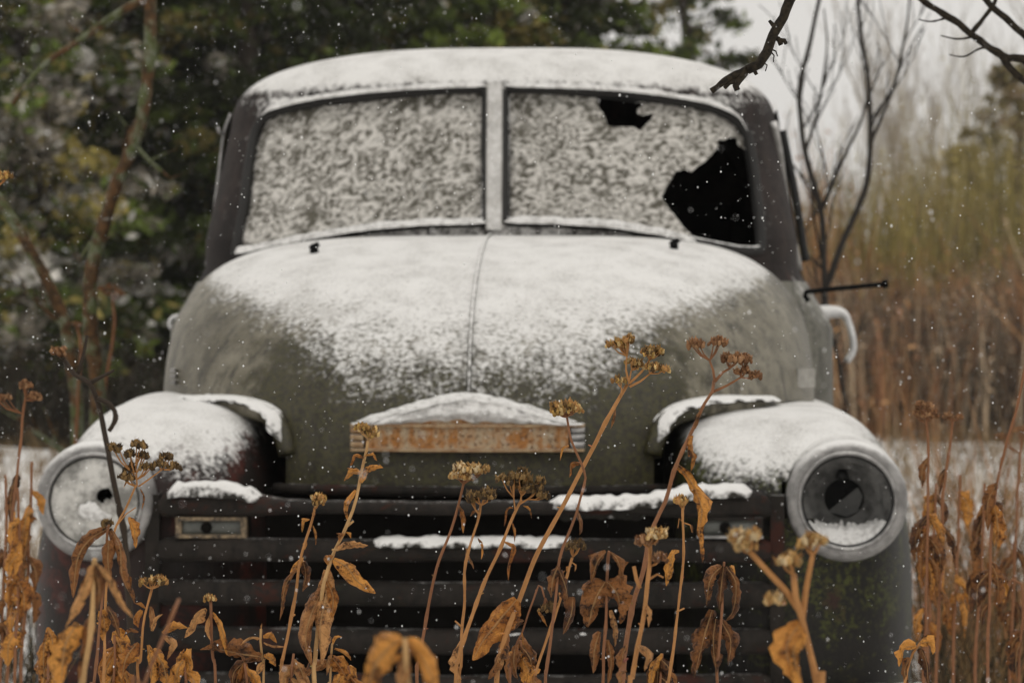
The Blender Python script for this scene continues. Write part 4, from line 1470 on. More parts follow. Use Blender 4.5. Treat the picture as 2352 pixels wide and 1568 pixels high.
def weed(label, Y, stems, heads=(), leaves=(), col='o', seed=0, tone=OCHRE, ground=True, name='dried_weed', group='dried weeds in front of the truck', branches=()):
    """stems: [(points, r0, r1 in photo px)], first runs from the top down and goes on to the soil;
       heads: (px, py, width, height, base px, base py); leaves: (points, width, kind[, dict])"""
    rr = random.Random(seed * 31 + 5)
    s = Y / F_PX
    lastx = stems[0][0][-1]
    foot = W(lastx[0], lastx[1], Y)
    root = empty(name, (foot.x + rr.uniform(-.05, .05), Y + rr.uniform(-.03, .03), 0))
    tag(root, label, 'weed', group)
    O = root.location.copy()
    sm = MB()
    for si, (pts, r0, r1) in enumerate(stems):
        p3 = [W(px, py, Y + 0.012 * math.sin(i * 1.7 + si + seed)) for i, (px, py) in enumerate(pts)]
        if si == 0 and ground:
            p3.append(Vector((O.x * .6 + p3[-1].x * .4, Y, p3[-1].z * .45))); p3.append(Vector((O.x, O.y, -0.03)))
        path = smooth_path(p3, 0.012)
        n = len(path)
        rad = []
        for i, p in enumerate(path):
            k = i / (n - 1)
            r = 0.8 * (r0 + (r1 - r0) * min(1, k * (1.4 if si == 0 and ground else 1))) * s
            r *= 1 + 0.16 * noise.noise(p * 70 + Vector((seed, 0, 0)))
            if rr.random() < .09:
                r *= 1.3
            rad.append(r)
        base = STEMC[col]
        path = [p + Vector((noise.noise(p * 18), 0, 0)) * 0.0022 for p in path]
        sm.tube(path, rad, 8, tint=base)
        # leaf scars and broken side shoots
        for i in range(3, n - 2):
            if rr.random() < .16:
                a = rr.uniform(0, 2 * math.pi)
                d = Vector((math.cos(a), math.sin(a), rr.uniform(-.1, .9))).normalized()
                sm.tube([path[i], path[i] + d * rad[i] * rr.uniform(1.6, 3.4)], [rad[i] * .5, rad[i] * .25], 5, tint=tuple(c * rr.uniform(.7, 1.3) for c in base))
    for pts, r0, r1 in branches:
        path = smooth_path([W(px, py, Y) for px, py in pts], .008)
        n = len(path)
        sm.tube(path, [(r0 + (r1 - r0) * i / (n - 1)) * s for i in range(n)], 6, tint=STEMC[col])
    o = sm.build('stalk', M['stem'], root)
    o.data.transform(Matrix.Translation(-O))
    for hd in heads:
        hx, hy, hw, hh, bx, by = hd[:6]
        mb = MB()
        dy = rr.uniform(-.008, .008)
        flower_head(mb, W(bx, by, Y), W(hx, hy, Y) + Vector((0, dy, 0)), hw * s, hh * s, rr, hd[6] if len(hd) > 6 else tone, fl=0.0037 if hw > 30 else 0.0033, stem_c=STEMC[col])
        o = mb.build('flower_head', M['floret'], root)
        o.data.transform(Matrix.Translation(-O))
    for lf in leaves:
        pts, wd, kind = lf[:3]
        kw = dict(fold=rr.uniform(.4, 1.1), twist=rr.uniform(-1.6, 1.6), crinkle=rr.uniform(.32, .55), curl=rr.uniform(.3, 1.3))
        if len(lf) > 3:
            kw.update(lf[3])
            kw['crinkle'] = max(kw['crinkle'], .26)
        mid = []
        for i, (px, py) in enumerate(pts):
            mid.append(W(px, py, Y - 0.010 * math.sin(math.pi * i / max(1, len(pts) - 1)) * rr.uniform(-1, 1.6)))
        if len(mid) == 2:
            a, b = mid
            L = (b - a).length
            m1 = a.lerp(b, .5) + Vector((rr.uniform(-.12, .12) * L, -rr.uniform(-.1, .25) * L, abs(b.x - a.x) * .25))
            mid = [a, m1, b]
        o = add_leaf(root, mid, wd * s * 0.5 * 1.15, {'o': 'leaf_orange', 'b': 'leaf_brown', 't': 'leaf_tan'}[kind], rr, **kw)
        o.data.transform(Matrix.Translation(-O))
    return root

weed('tallest leaning weed with forked ochre flower heads right of the emblem', 3.95,
     [([(1443, 883), (1424, 916), (1404, 950), (1378, 995), (1341, 1068), (1280, 1185), (1239, 1260), (1218, 1308), (1195, 1376), (1171, 1434), (1150, 1500), (1140, 1600)], 5, 11)],
     heads=[(1420, 790, 56, 18, 1440, 818), (1453, 778, 34, 14, 1440, 818), (1500, 806, 64, 22, 1492, 826), (1452, 832, 52, 22, 1452, 850), (1508, 842, 52, 22, 1492, 858), (1424, 874, 22, 10, 1426, 890)],
     branches=[([(1446, 880), (1438, 850), (1440, 818)], 3.2, 2), ([(1446, 880), (1475, 852), (1492, 826)], 3.2, 2), ([(1444, 882), (1450, 850)], 2.4, 1.6),
               ([(1446, 888), (1470, 876), (1492, 858)], 3, 1.8), ([(1426, 912), (1428, 890)], 2.2, 1.6)],
     leaves=[([(1414, 935), (1408, 960), (1402, 985)], 12, 't', dict(fold=1.2)), ([(1187, 1376), (1150, 1420), (1110, 1470), (1085, 1515)], 66, 'o', dict(crinkle=.2, fold=.3, twist=.2, curl=.3)),
             ([(1160, 1470), (1155, 1510), (1138, 1560)], 36, 't'), ([(1165, 1440), (1150, 1500), (1120, 1560)], 40, 'b')], col='o', seed=1)
weed('tall brownish weed with drooping forked head in front of the right fender', 3.62,
     [([(1642, 875), (1637, 899), (1618, 926), (1601, 962), (1582, 1005), (1558, 1058), (1548, 1083), (1528, 1151), (1501, 1209), (1480, 1301), (1456, 1386), (1436, 1498), (1425, 1600)], 4.5, 13)],
     heads=[(1604, 790, 46, 18, 1630, 828), (1650, 788, 38, 16, 1630, 828), (1682, 818, 52, 30, 1676, 846), (1714, 826, 28, 14, 1704, 850), (1709, 850, 30, 16, 1702, 866), (1731, 864, 30, 16, 1712, 868)],
     branches=[([(1642, 878), (1638, 850), (1630, 828)], 3.6, 2.4), ([(1642, 876), (1660, 855), (1676, 846)], 3.6, 2.4), ([(1636, 900), (1670, 885), (1702, 866)], 3.4, 2.2), ([(1702, 866), (1704, 850)], 2, 1.6), ([(1702, 866), (1712, 868)], 2, 1.6)],
     leaves=[([(1592, 1000), (1588, 1030), (1594, 1050), (1586, 1082)], 26, 'o'), ([(1552, 1066), (1590, 1110), (1612, 1170), (1606, 1220), (1613, 1290)], 38, 'o', dict(fold=.7, twist=.5)),
             ([(1608, 945), (1600, 960), (1597, 985)], 16, 'b'), ([(1440, 1480), (1430, 1510), (1440, 1560)], 30, 'b')], col='b', seed=2, tone=BROWNH)
weed('thin weed with tiny ochre head and a pale hanging leaf', 4.1,
     [([(1569, 1150), (1570, 1180), (1571, 1267), (1562, 1369), (1548, 1471), (1535, 1566), (1530, 1640)], 3, 7)],
     heads=[(1568, 1147, 44, 14, 1570, 1170)], branches=[([(1570, 1200), (1585, 1205), (1590, 1222)], 2, 1), ([(1570, 1200), (1560, 1190), (1557, 1212)], 2, 1), ([(1553, 1405), (1572, 1396)], 2, 2)],
     leaves=[([(1560, 1266), (1545, 1275), (1530, 1345)], 26, 'o', dict(fold=.2)), ([(1588, 1205), (1592, 1225)], 10, 'b'), ([(1537, 1540), (1552, 1555), (1556, 1580)], 14, 'b')], col='o', seed=3)
weed('leafy weed with curled orange leaves left of the emblem bottom', 3.9,
     [([(845, 1012), (841, 1035), (833, 1063), (821, 1121), (810, 1170), (790, 1224), (769, 1265), (758, 1299), (746, 1337), (735, 1394), (726, 1512), (722, 1620)], 4, 11)],
     heads=[(832, 982, 30, 12, 843, 1005), (855, 992, 34, 18, 846, 1010)],
     branches=[([(797, 1208), (812, 1196)], 3, 2.4), ([(776, 1262), (762, 1262)], 3, 2.4)],
     leaves=[([(836, 1052), (815, 1048), (803, 1072)], 12, 'o'), ([(838, 1048), (858, 1044), (866, 1058)], 10, 'o'), ([(828, 1086), (806, 1086), (790, 1104)], 30, 'o'), ([(829, 1106), (846, 1082), (880, 1074)], 28, 'o'),
             ([(817, 1125), (796, 1160), (798, 1196)], 20, 'o'), ([(793, 1226), (780, 1228), (778, 1244)], 20, 'o'), ([(795, 1222), (806, 1236)], 16, 'o'),
             ([(776, 1264), (805, 1252), (845, 1252)], 32, 't', dict(fold=.9)), ([(766, 1284), (795, 1300), (822, 1335), (862, 1362)], 58, 'o', dict(crinkle=.28, fold=.5)), ([(764, 1275), (752, 1284), (756, 1300)], 22, 'o'),
             ([(752, 1308), (748, 1370), (735, 1440), (738, 1530)], 74, 't', dict(crinkle=.3, fold=.7, curl=.9)), ([(742, 1350), (715, 1410), (702, 1470), (716, 1530)], 46, 't', dict(crinkle=.3)),
             ([(750, 1330), (765, 1370), (762, 1420)], 40, 'o')], col='t', seed=4)
weed('slim weed with one small tight head and dark hanging leaves', 4.0,
     [([(721, 1172), (719, 1184), (712, 1207), (700, 1247), (689, 1302), (677, 1368), (663, 1446), (651, 1512), (645, 1600)], 3.6, 8)],
     heads=[(724, 1142, 62, 22, 721, 1170)], branches=[([(671, 1415), (678, 1410)], 2.4, 2)],
     leaves=[([(711, 1192), (698, 1196), (694, 1222)], 16, 'o'), ([(719, 1206), (725, 1225), (725, 1252)], 10, 'o'), ([(704, 1240), (700, 1262)], 18, 'o'), ([(697, 1285), (680, 1300), (668, 1318)], 28, 'o'),
             ([(681, 1308), (656, 1345), (642, 1424)], 24, 'b', dict(fold=.9)), ([(697, 1290), (702, 1320), (695, 1358)], 22, 'b'), ([(716, 1178), (722, 1188)], 8, 'b')], col='o', seed=5)
weed('weed with a pale woolly flat head below the emblem middle', 4.0,
     [([(1068, 1100), (1058, 1140), (1035, 1218), (1005, 1302), (988, 1365), (974, 1443), (965, 1512), (960, 1620)], 3.8, 8)],
     heads=[(1080, 1076, 88, 40, 1068, 1106, PALEH), (1060, 1090, 40, 20, 1066, 1112, PALEH)],
     branches=[([(1066, 1110), (1090, 1094), (1104, 1086)], 2.4, 1.6)],
     leaves=[([(1058, 1168), (1066, 1190), (1064, 1224)], 16, 'o'), ([(1052, 1160), (1060, 1172)], 10, 't')], col='b', seed=6)
weed('short weed with dark flat head tucked under the pale woolly one', 3.98,
     [([(1105, 1156), (1096, 1199), (1082, 1247), (1069, 1315), (1066, 1396), (1062, 1457), (1060, 1530), (1058, 1620)], 3.2, 7)],
     heads=[(1114, 1134, 74, 24, 1105, 1160, DARKH), (1076, 1142, 34, 18, 1092, 1170, DARKH)],
     branches=[([(1100, 1180), (1092, 1170)], 2.4, 1.8), ([(1062, 1440), (1045, 1425)], 2.5, 2)],
     leaves=[([(1072, 1258), (1076, 1280), (1088, 1306)], 12, 't'), ([(1098, 1236), (1106, 1255), (1105, 1284)], 10, 'o'), ([(1098, 1172), (1086, 1174), (1080, 1186)], 8, 't'), ([(1060, 1470), (1048, 1520), (1060, 1560)], 30, 't')], col='o', seed=7)
weed('weed with the largest domed dark brown head under the emblem right end', 3.9,
     [([(1198, 1148), (1181, 1182), (1150, 1253), (1120, 1321), (1093, 1386), (1072, 1447), (1052, 1515), (1045, 1610)], 4, 10)],
     heads=[(1168, 1096, 56, 20, 1180, 1142, DARKH), (1212, 1088, 76, 36, 1198, 1130, DARKH), (1238, 1124, 50, 36, 1212, 1146, DARKH), (1200, 1110, 50, 30, 1198, 1138, DARKH)],
     branches=[([(1184, 1176), (1182, 1160), (1180, 1142)], 2.4, 1.6), ([(1196, 1152), (1198, 1130)], 2.8, 1.8), ([(1194, 1156), (1205, 1150), (1212, 1146)], 2.8, 1.8)],
     leaves=[([(1178, 1166), (1165, 1170), (1158, 1208)], 12, 'o'), ([(1202, 1162), (1216, 1170), (1221, 1190)], 9, 'o'), ([(1175, 1198), (1181, 1220), (1182, 1246)], 10, 'o'), ([(1158, 1244), (1178, 1258), (1166, 1300), (1167, 1332)], 14, 'o')], col='o', seed=8)
weed('weed with small ochre head in front of the emblem right end', 3.85,
     [([(1301, 950), (1313, 1010), (1334, 1062), (1345, 1097), (1334, 1141), (1324, 1179), (1310, 1216), (1287, 1284), (1273, 1403), (1256, 1539), (1250, 1620)], 3.2, 7)],
     heads=[(1300, 932, 78, 24, 1302, 956), (1288, 944, 34, 16, 1302, 958)],
     leaves=[([(1306, 1022), (1292, 1030), (1286, 1058)], 9, 'o'), ([(1330, 1066), (1312, 1064), (1308, 1096)], 20, 'o'), ([(1324, 1165), (1332, 1195), (1331, 1228)], 15, 'b'),
             ([(1282, 1300), (1270, 1330), (1266, 1372)], 46, 'b'), ([(1316, 1370), (1312, 1410), (1293, 1456)], 40, 'b'), ([(1285, 1310), (1300, 1350), (1304, 1390)], 36, 'b')], col='b', seed=9)
weed('short weed with drooping small dark head right of the long leaning stalk', 4.0,
     [([(1316, 1280), (1303, 1321), (1286, 1386), (1256, 1464), (1232, 1549), (1225, 1620)], 3.2, 7)],
     heads=[(1322, 1248, 60, 28, 1316, 1278, DARKH)],
     leaves=[([(1312, 1290), (1322, 1298), (1320, 1312)], 7, 't'), ([(1298, 1310), (1290, 1320), (1296, 1335)], 12, 'o'), ([(1284, 1360), (1286, 1376)], 16, 't'), ([(1300, 1370), (1305, 1385), (1304, 1408)], 10, 'o'), ([(1240, 1535), (1222, 1545), (1210, 1580)], 20, 'o'), ([(1308, 1300), (1300, 1312)], 9, 'o')], col='o', seed=10)
weed('small bent weed with nodding withered head left of the short dark head', 4.02,
     [([(1252, 1370), (1246, 1348), (1239, 1344), (1228, 1375), (1215, 1410), (1198, 1454), (1178, 1498), (1170, 1600)], 2.6, 6)],
     heads=[(1254, 1394, 42, 20, 1252, 1372, DARKH)],
     leaves=[([(1236, 1402), (1246, 1416), (1257, 1438)], 13, 'o'), ([(1204, 1425), (1192, 1428), (1180, 1445)], 24, 'b'), ([(1184, 1482), (1180, 1520), (1190, 1560)], 36, 'b'), ([(1198, 1452), (1202, 1480)], 10, 'o')], col='b', seed=11)
weed('weed of broad limp brown leaves in front of the grille right half', 4.35,
     [([(1396, 1266), (1394, 1300), (1392, 1400), (1388, 1500), (1386, 1600)], 4, 7)],
     leaves=[([(1392, 1266), (1372, 1290), (1358, 1336)], 46, 'b'), ([(1402, 1268), (1420, 1290), (1426, 1344)], 32, 'b'), ([(1390, 1335), (1366, 1380), (1350, 1440)], 70, 'b', dict(fold=.3)), ([(1394, 1335), (1420, 1370), (1424, 1432)], 66, 'b', dict(fold=.3)),
             ([(1404, 1400), (1412, 1440), (1412, 1484)], 32, 't'), ([(1378, 1450), (1366, 1490), (1362, 1545)], 52, 'b'), ([(1396, 1470), (1404, 1520), (1396, 1570)], 40, 'b')], col='b', seed=12)
weed('weed of twisted hanging brown leaves below the right parking light', 4.3,
     [([(1664, 1290), (1662, 1340), (1656, 1420), (1650, 1500), (1648, 1600)], 3.4, 6)],
     leaves=[([(1658, 1300), (1632, 1330), (1622, 1390)], 48, 'b'), ([(1668, 1300), (1690, 1340), (1684, 1400), (1668, 1424)], 46, 'b', dict(fold=.9)), ([(1662, 1300), (1656, 1350), (1652, 1400)], 44, 'b'), ([(1636, 1400), (1618, 1460), (1594, 1556)], 46, 'b'),
             ([(1654, 1420), (1678, 1470), (1672, 1526)], 38, 'b'), ([(1644, 1420), (1638, 1480), (1646, 1545)], 46, 'b'), ([(1676, 1300), (1684, 1318), (1682, 1340)], 24, 'o')], col='b', seed=13)
weed('stout weed with frost rimmed flat head and buds below the right grille wing', 3.45,
     [([(1494, 1244), (1492, 1290), (1488, 1335), (1473, 1437), (1450, 1556), (1444, 1640)], 6, 11)],
     heads=[(1508, 1226, 92, 16, 1494, 1250, PALEH), (1480, 1240, 40, 16, 1492, 1256, BROWNH), (1518, 1278, 36, 14, 1494, 1300, BROWNH)],
     branches=[([(1456, 1300), (1462, 1330), (1470, 1350)], 5, 5), ([(1490, 1330), (1510, 1318), (1524, 1326)], 3, 2)],
     leaves=[([(1480, 1380), (1494, 1410), (1490, 1440)], 18, 't'), ([(1466, 1480), (1486, 1500), (1480, 1540)], 34, 't'), ([(1440, 1540), (1425, 1550), (1430, 1590)], 22, 't')], col='o', seed=14, tone=BROWNH)
weed('out of focus branching weed nearest the camera before the right headlight', 2.75,
     [([(1822, 1320), (1825, 1370), (1842, 1420), (1858, 1480), (1878, 1568), (1885, 1660)], 9, 15)],
     heads=[(1708, 1232, 76, 30, 1722, 1266, PALEH), (1700, 1252, 60, 24, 1722, 1270, PALEH), (1868, 1244, 66, 26, 1866, 1276, PALEH), (1814, 1284, 62, 40, 1822, 1320, PALEH), (1784, 1376, 34, 18, 1800, 1384, PALEH)],
     branches=[([(1838, 1404), (1806, 1358), (1760, 1308), (1722, 1266)], 9, 7), ([(1843, 1418), (1852, 1350), (1866, 1276)], 8, 6), ([(1806, 1384), (1800, 1384)], 5, 4)],
     leaves=[([(1838, 1428), (1806, 1490), (1830, 1560)], 62, 'o', dict(fold=.3, crinkle=.15)), ([(1842, 1450), (1822, 1500), (1850, 1590)], 50, 'o')], col='o', seed=15, tone=PALEH)
weed('large out of focus drooping orange leaves at the bottom middle', 2.35,
     [([(928, 1466), (930, 1500), (934, 1568), (936, 1640)], 8, 10)],
     leaves=[([(924, 1466), (890, 1490), (856, 1540), (838, 1620)], 84, 'o', dict(fold=.3, crinkle=.12)), ([(932, 1468), (962, 1500), (990, 1550), (1010, 1620)], 54, 'o', dict(fold=.3, crinkle=.12)), ([(928, 1480), (925, 1530), (920, 1600)], 50, 't')], col='t', seed=16)
weed('weed with open clusters of dark buds in front of the left headlight', 3.8,
     [([(315, 1114), (303, 1141), (288, 1171), (267, 1207), (255, 1250), (246, 1340), (240, 1460), (236, 1600)], 2.8, 8)],
     heads=[(266, 1028, 28, 14, 300, 1082, DARKH), (298, 1040, 30, 14, 308, 1085, DARKH), (318, 1022, 32, 16, 312, 1070, DARKH), (328, 1048, 28, 14, 314, 1085, DARKH), (334, 1072, 28, 14, 316, 1100, DARKH), (302, 1072, 24, 14, 312, 1100, DARKH), (290, 1096, 28, 14, 314, 1118, DARKH),
            (380, 1048, 28, 14, 374, 1076, DARKH), (364, 1066, 14, 8, 372, 1080, DARKH), (402, 1070, 16, 10, 376, 1078, DARKH)],
     branches=[([(315, 1116), (312, 1090), (300, 1082)], 1.8, 1.2), ([(315, 1116), (314, 1085)], 1.8, 1.2), ([(318, 1117), (345, 1098), (374, 1076)], 2, 1.4), ([(315, 1112), (312, 1070)], 1.6, 1), ([(262, 1215), (290, 1180), (312, 1165)], 1.6, 1.2)],
     leaves=[([(294, 1188), (308, 1215), (312, 1258)], 24, 'o', dict(fold=.3)), ([(322, 1122), (332, 1142), (326, 1170)], 8, 'o'), ([(296, 1100), (284, 1120)], 8, 'o')], col='o', seed=17, tone=DARKH)
weed('weed with long crumpled brown leaves hanging before the left headlight bottom', 3.6,
     [([(250, 1204), (246, 1240), (240, 1330), (228, 1450), (216, 1568), (210, 1650)], 3.2, 8)],
     heads=[(246, 1202, 16, 8, 250, 1212, DARKH)],
     leaves=[([(246, 1214), (205, 1240), (178, 1284), (168, 1372)], 50, 'b', dict(crinkle=.3)), ([(256, 1214), (276, 1260), (280, 1320), (308, 1384)], 44, 'b', dict(crinkle=.3)), ([(232, 1400), (240, 1430), (236, 1470)], 34, 'o'), ([(246, 1392), (262, 1420), (276, 1466)], 26, 'b'), ([(250, 1240), (248, 1290), (256, 1340)], 46, 'b')], col='b', seed=18)
weed('out of focus weed with big drooping leaves at the bottom left', 2.85,
     [([(216, 1284), (214, 1310), (214, 1400), (200, 1500), (190, 1568), (184, 1660)], 7, 12)],
     leaves=[([(212, 1300), (196, 1345), (150, 1440)], 34, 't', dict(fold=.7)), ([(220, 1296), (250, 1330), (275, 1380), (306, 1418)], 32, 't', dict(fold=.7)), ([(216, 1300), (228, 1350), (224, 1404)], 46, 'b'), ([(178, 1430), (150, 1480), (140, 1580)], 78, 'o', dict(crinkle=.14)), ([(210, 1420), (200, 1480), (180, 1560)], 40, 'b')], col='t', seed=19)
weed('weed with small flat ochre head and curled leaves at the lower left', 3.95,
     [([(350, 1344), (344, 1367), (329, 1439), (323, 1516), (318, 1600)], 3, 9)],
     heads=[(351, 1333, 58, 10, 348, 1352)],
     leaves=[([(334, 1396), (322, 1386), (308, 1384)], 14, 'o'), ([(345, 1392), (350, 1420), (344, 1440)], 18, 't'), ([(348, 1448), (356, 1425), (374, 1410)], 22, 't'), ([(372, 1452), (400, 1440), (432, 1442)], 30, 'o'), ([(318, 1450), (298, 1448), (284, 1464)], 16, 'b'),
             ([(376, 1462), (396, 1480), (384, 1514)], 30, 't'), ([(316, 1474), (290, 1510), (280, 1560)], 54, 'o'), ([(352, 1490), (376, 1530), (386, 1580)], 50, 'o'), ([(340, 1480), (348, 1530), (344, 1590)], 40, 'o'), ([(325, 1400), (316, 1420), (318, 1440)], 22, 'o')], col='o', seed=20)
weed('out of focus bare broken stalk leaning at the lower left', 2.6,
     [([(410, 1376), (398, 1400), (372, 1470), (348, 1530), (330, 1580), (300, 1680)], 5, 11)], col='b', seed=21)
weed('headless weed with two pale curled leaves below the left parking light', 4.0,
     [([(482, 1372), (482, 1400), (484, 1423), (490, 1512), (494, 1600)], 4, 7)],
     heads=[(478, 1372, 16, 10, 482, 1386, OCHRE)],
     branches=[([(482, 1384), (494, 1366)], 2.5, 2), ([(482, 1380), (470, 1374)], 2, 1.6)],
     leaves=[([(474, 1398), (458, 1408), (424, 1464)], 34, 't', dict(fold=.8)), ([(488, 1406), (508, 1440), (522, 1504)], 24, 'o'), ([(482, 1410), (478, 1440), (484, 1470)], 16, 't')], col='b', seed=22)
weed('low sprig with one broad sideways leaf at the bottom left of the grille', 4.0,
     [([(599, 1444), (598, 1470), (602, 1515), (604, 1600)], 3.4, 5)],
     leaves=[([(597, 1464), (576, 1464), (552, 1482)], 14, 't'), ([(604, 1462), (620, 1458), (636, 1476)], 24, 'o'), ([(606, 1474), (630, 1484), (658, 1486)], 11, 't'), ([(600, 1508), (550, 1500), (500, 1490), (460, 1492)], 50, 'b', dict(fold=.6)), ([(606, 1508), (622, 1510), (634, 1530)], 30, 'o'), ([(600, 1446), (602, 1430)], 8, 't'), ([(604, 1520), (590, 1550)], 34, 't')], col='t', seed=23)
weed('low sprig of small twisted leaves beside the big hanging tan leaves', 4.0,
     [([(764, 1478), (762, 1500), (758, 1568), (756, 1640)], 3, 5)],
     leaves=[([(764, 1480), (772, 1464), (786, 1462)], 10, 'o'), ([(770, 1488), (790, 1498), (806, 1516)], 18, 'o'), ([(762, 1500), (752, 1520), (750, 1550)], 20, 't'), ([(764, 1510), (780, 1530), (800, 1560)], 36, 'o'), ([(760, 1516), (730, 1530), (690, 1560)], 40, 'b')], col='t', seed=24)
weed('weed with drooping orange leaves right of the right headlight bottom', 4.2,
     [([(2112, 1476), (2096, 1500), (2080, 1560), (2075, 1640)], 3.4, 6)],
     leaves=[([(2104, 1482), (2076, 1490), (2066, 1530)], 36, 'o', dict(fold=.3)), ([(2112, 1476), (2134, 1476), (2142, 1502)], 30, 'o', dict(fold=.3)), ([(2116, 1490), (2128, 1520), (2132, 1570)], 34, 'b'), ([(2090, 1510), (2078, 1540), (2084, 1580)], 34, 'b')], col='o', seed=25)
weed('weed top with a tight ochre head cut by the left edge of the picture', 3.9,
     [([(2, 420), (-10, 470), (-30, 700), (-50, 1200), (-60, 1620)], 3, 7)], heads=[(10, 404, 34, 22, 0, 424)], col='o', seed=26)

# the thin dark dead stem crossing the left fender
weed('thin dark dead stem with a hooked twig crossing the left fender', 5.2,
     [([(150, 830), (176, 862), (205, 880), (222, 920), (236, 975), (250, 1050), (268, 1130), (282, 1210), (292, 1300), (300, 1420), (306, 1600)], 7, 12)],
     branches=[([(222, 915), (248, 925), (264, 945), (262, 970), (250, 990)], 6, 5), ([(178, 862), (190, 820), (200, 770)], 5, 4), ([(205, 880), (240, 862), (262, 850)], 6, 3)],
     heads=[(130, 802, 40, 30, 150, 830, BROWNH)], leaves=[([(262, 940), (270, 955), (266, 975)], 10, 'b')], col='d', seed=27, group='weeds beside the truck')

# out of focus weeds standing beside the truck
def side_weed(label, pts, Y, heads, nleaf, seed, lw=34, lk='b', zone=(0.15, 0.75)):
    rr = random.Random(seed)
    leaves = []
    P_ = smooth_path([Vector((x, y, 0)) for x, y in pts], 12)
    for k in range(nleaf):
        q = P_[int(len(P_) * rr.uniform(*zone))]
        d = rr.choice((-1, 1)) * rr.uniform(8, 30)
        L = rr.uniform(50, 110)
        leaves.append(([(q.x, q.y), (q.x + d, q.y + L * .4), (q.x + d * 1.1, q.y + L)], rr.uniform(.6, 1.2) * lw, rr.choice((lk, lk, 'o'))))
    weed(label, Y, [(pts, 3.6, 6)], heads, leaves, 'b', seed, BROWNH, group='weeds beside the truck')
H = lambda x, y, w, bx, by: (x, y, w, w * .4, bx, by)
side_weed('blurred weed with three brown heads at the left edge below the trees', [(60, 905), (52, 960), (40, 1080), (24, 1250), (16, 1560)], 5.4, [H(50, 880, 46, 58, 912), H(76, 910, 40, 60, 920), H(4, 912, 44, 50, 950)], 2, 51)
side_weed('blurred yellowish weed head in front of the lichen trunk', [(258, 674), (262, 760), (240, 900), (222, 1100), (215, 1400)], 9.4, [H(246, 658, 56, 258, 680), H(272, 670, 44, 260, 690)], 0, 52)
side_weed('blurred weed with small head beside the lichen trunk at handle height', [(178, 752), (186, 800), (180, 900), (170, 1100), (160, 1400)], 9.3, [H(176, 744, 30, 180, 762)], 0, 53)
side_weed('blurred brown weed with hanging leaves at the far left edge', [(12, 1090), (14, 1200), (6, 1400), (0, 1568)], 5.6, [], 8, 54, 44)
side_weed('blurred brown weed with hanging leaves next to the left headlight', [(74, 1060), (70, 1160), (62, 1350), (50, 1568)], 5.7, [], 9, 55, 40)
side_weed('blurred orange leaved weed between the left edge and the left fender', [(40, 1120), (44, 1240), (40, 1400), (34, 1568)], 5.3, [], 8, 56, 46, 'o')
side_weed('blurred weed with a cluster of brown heads above the right fender edge', [(2126, 955), (2130, 1010), (2132, 1150), (2128, 1350), (2120, 1568)], 5.3, [H(2118, 930, 44, 2124, 960), H(2136, 948, 40, 2128, 966), H(2104, 950, 30, 2122, 970)], 10, 57, 36)
side_weed('blurred weed with a tiny twin head right of the brown head cluster', [(2190, 960), (2182, 1020), (2166, 1150), (2160, 1350), (2150, 1568)], 5.4, [H(2184, 956, 26, 2188, 966), H(2202, 958, 18, 2190, 966)], 6, 58, 30)
side_weed('tall blurred orange stalk leaning in at the right edge', [(2356, 830), (2340, 920), (2312, 1020), (2290, 1110), (2276, 1250), (2268, 1568)], 5.0, [], 6, 59, 44, 'b', (.35, .8))
side_weed('blurred weed with big dark hanging leaves near the right edge', [(2262, 1110), (2258, 1200), (2252, 1350), (2240, 1568)], 5.6, [], 8, 60, 44, 'b', (.05, .45))
side_weed('blurred weed with a dense column of brown leaves hugging the right fender', [(2150, 1110), (2146, 1220), (2140, 1350), (2130, 1568)], 5.9, [], 14, 61, 38, 'b', (.05, .7))
side_weed('blurred thin weed with few leaves between the two right leaf columns', [(2205, 1090), (2200, 1220), (2196, 1350), (2190, 1568)], 6.2, [], 6, 62, 32, 'o', (.05, .6))
side_weed('blurred weed with bowed bare top at the lower right edge', [(2300, 1380), (2326, 1330), (2346, 1340), (2350, 1420), (2340, 1568)], 5.2, [], 3, 63, 34, 'b')
side_weed('blurred weed with brown heads beside the red brush at right edge', [(2346, 1010), (2340, 1100), (2330, 1300), (2320, 1568)], 6.4, [H(2344, 985, 36, 2346, 1010), H(2300, 1000, 26, 2340, 1040)], 5, 64)

side_weed('low tangle of orange leaves below the left parking light', [(420, 1500), (424, 1530), (428, 1568), (430, 1640)], 4.1, [], 7, 71, 44, 'o', (0, .5))
side_weed('crumpled orange leaves between the left fender and the flat ochre head', [(262, 1450), (264, 1500), (262, 1570), (260, 1640)], 4.0, [], 9, 78, 48, 'o', (0, .6))
side_weed('low brown leaves just left of the slim small headed weed', [(560, 1520), (564, 1545), (566, 1580), (568, 1640)], 4.15, [], 6, 72, 40, 'b', (0, .5))
side_weed('low tan leaves under the slim small headed weed', [(676, 1500), (672, 1530), (668, 1575), (664, 1640)], 3.9, [], 7, 73, 44, 't', (0, .5))
side_weed('low orange leaves right of the big hanging tan leaves', [(800, 1530), (802, 1550), (806, 1580), (808, 1650)], 4.1, [], 6, 74, 46, 'o', (0, .5))
side_weed('brown shrivelled leaves behind the foot of the tallest leaning weed', [(1196, 1470), (1200, 1510), (1204, 1560), (1206, 1640)], 4.2, [], 8, 75, 46, 'b', (0, .5))
side_weed('dark leaves at the bottom between the two hanging brown weeds', [(1520, 1500), (1518, 1530), (1514, 1580), (1512, 1650)], 4.3, [], 6, 76, 40, 'b', (0, .5))
side_weed('orange shrivelled leaves at the bottom left corner weeds', [(110, 1440), (112, 1490), (110, 1560), (108, 1640)], 4.4, [], 8, 77, 50, 'o', (0, .6))
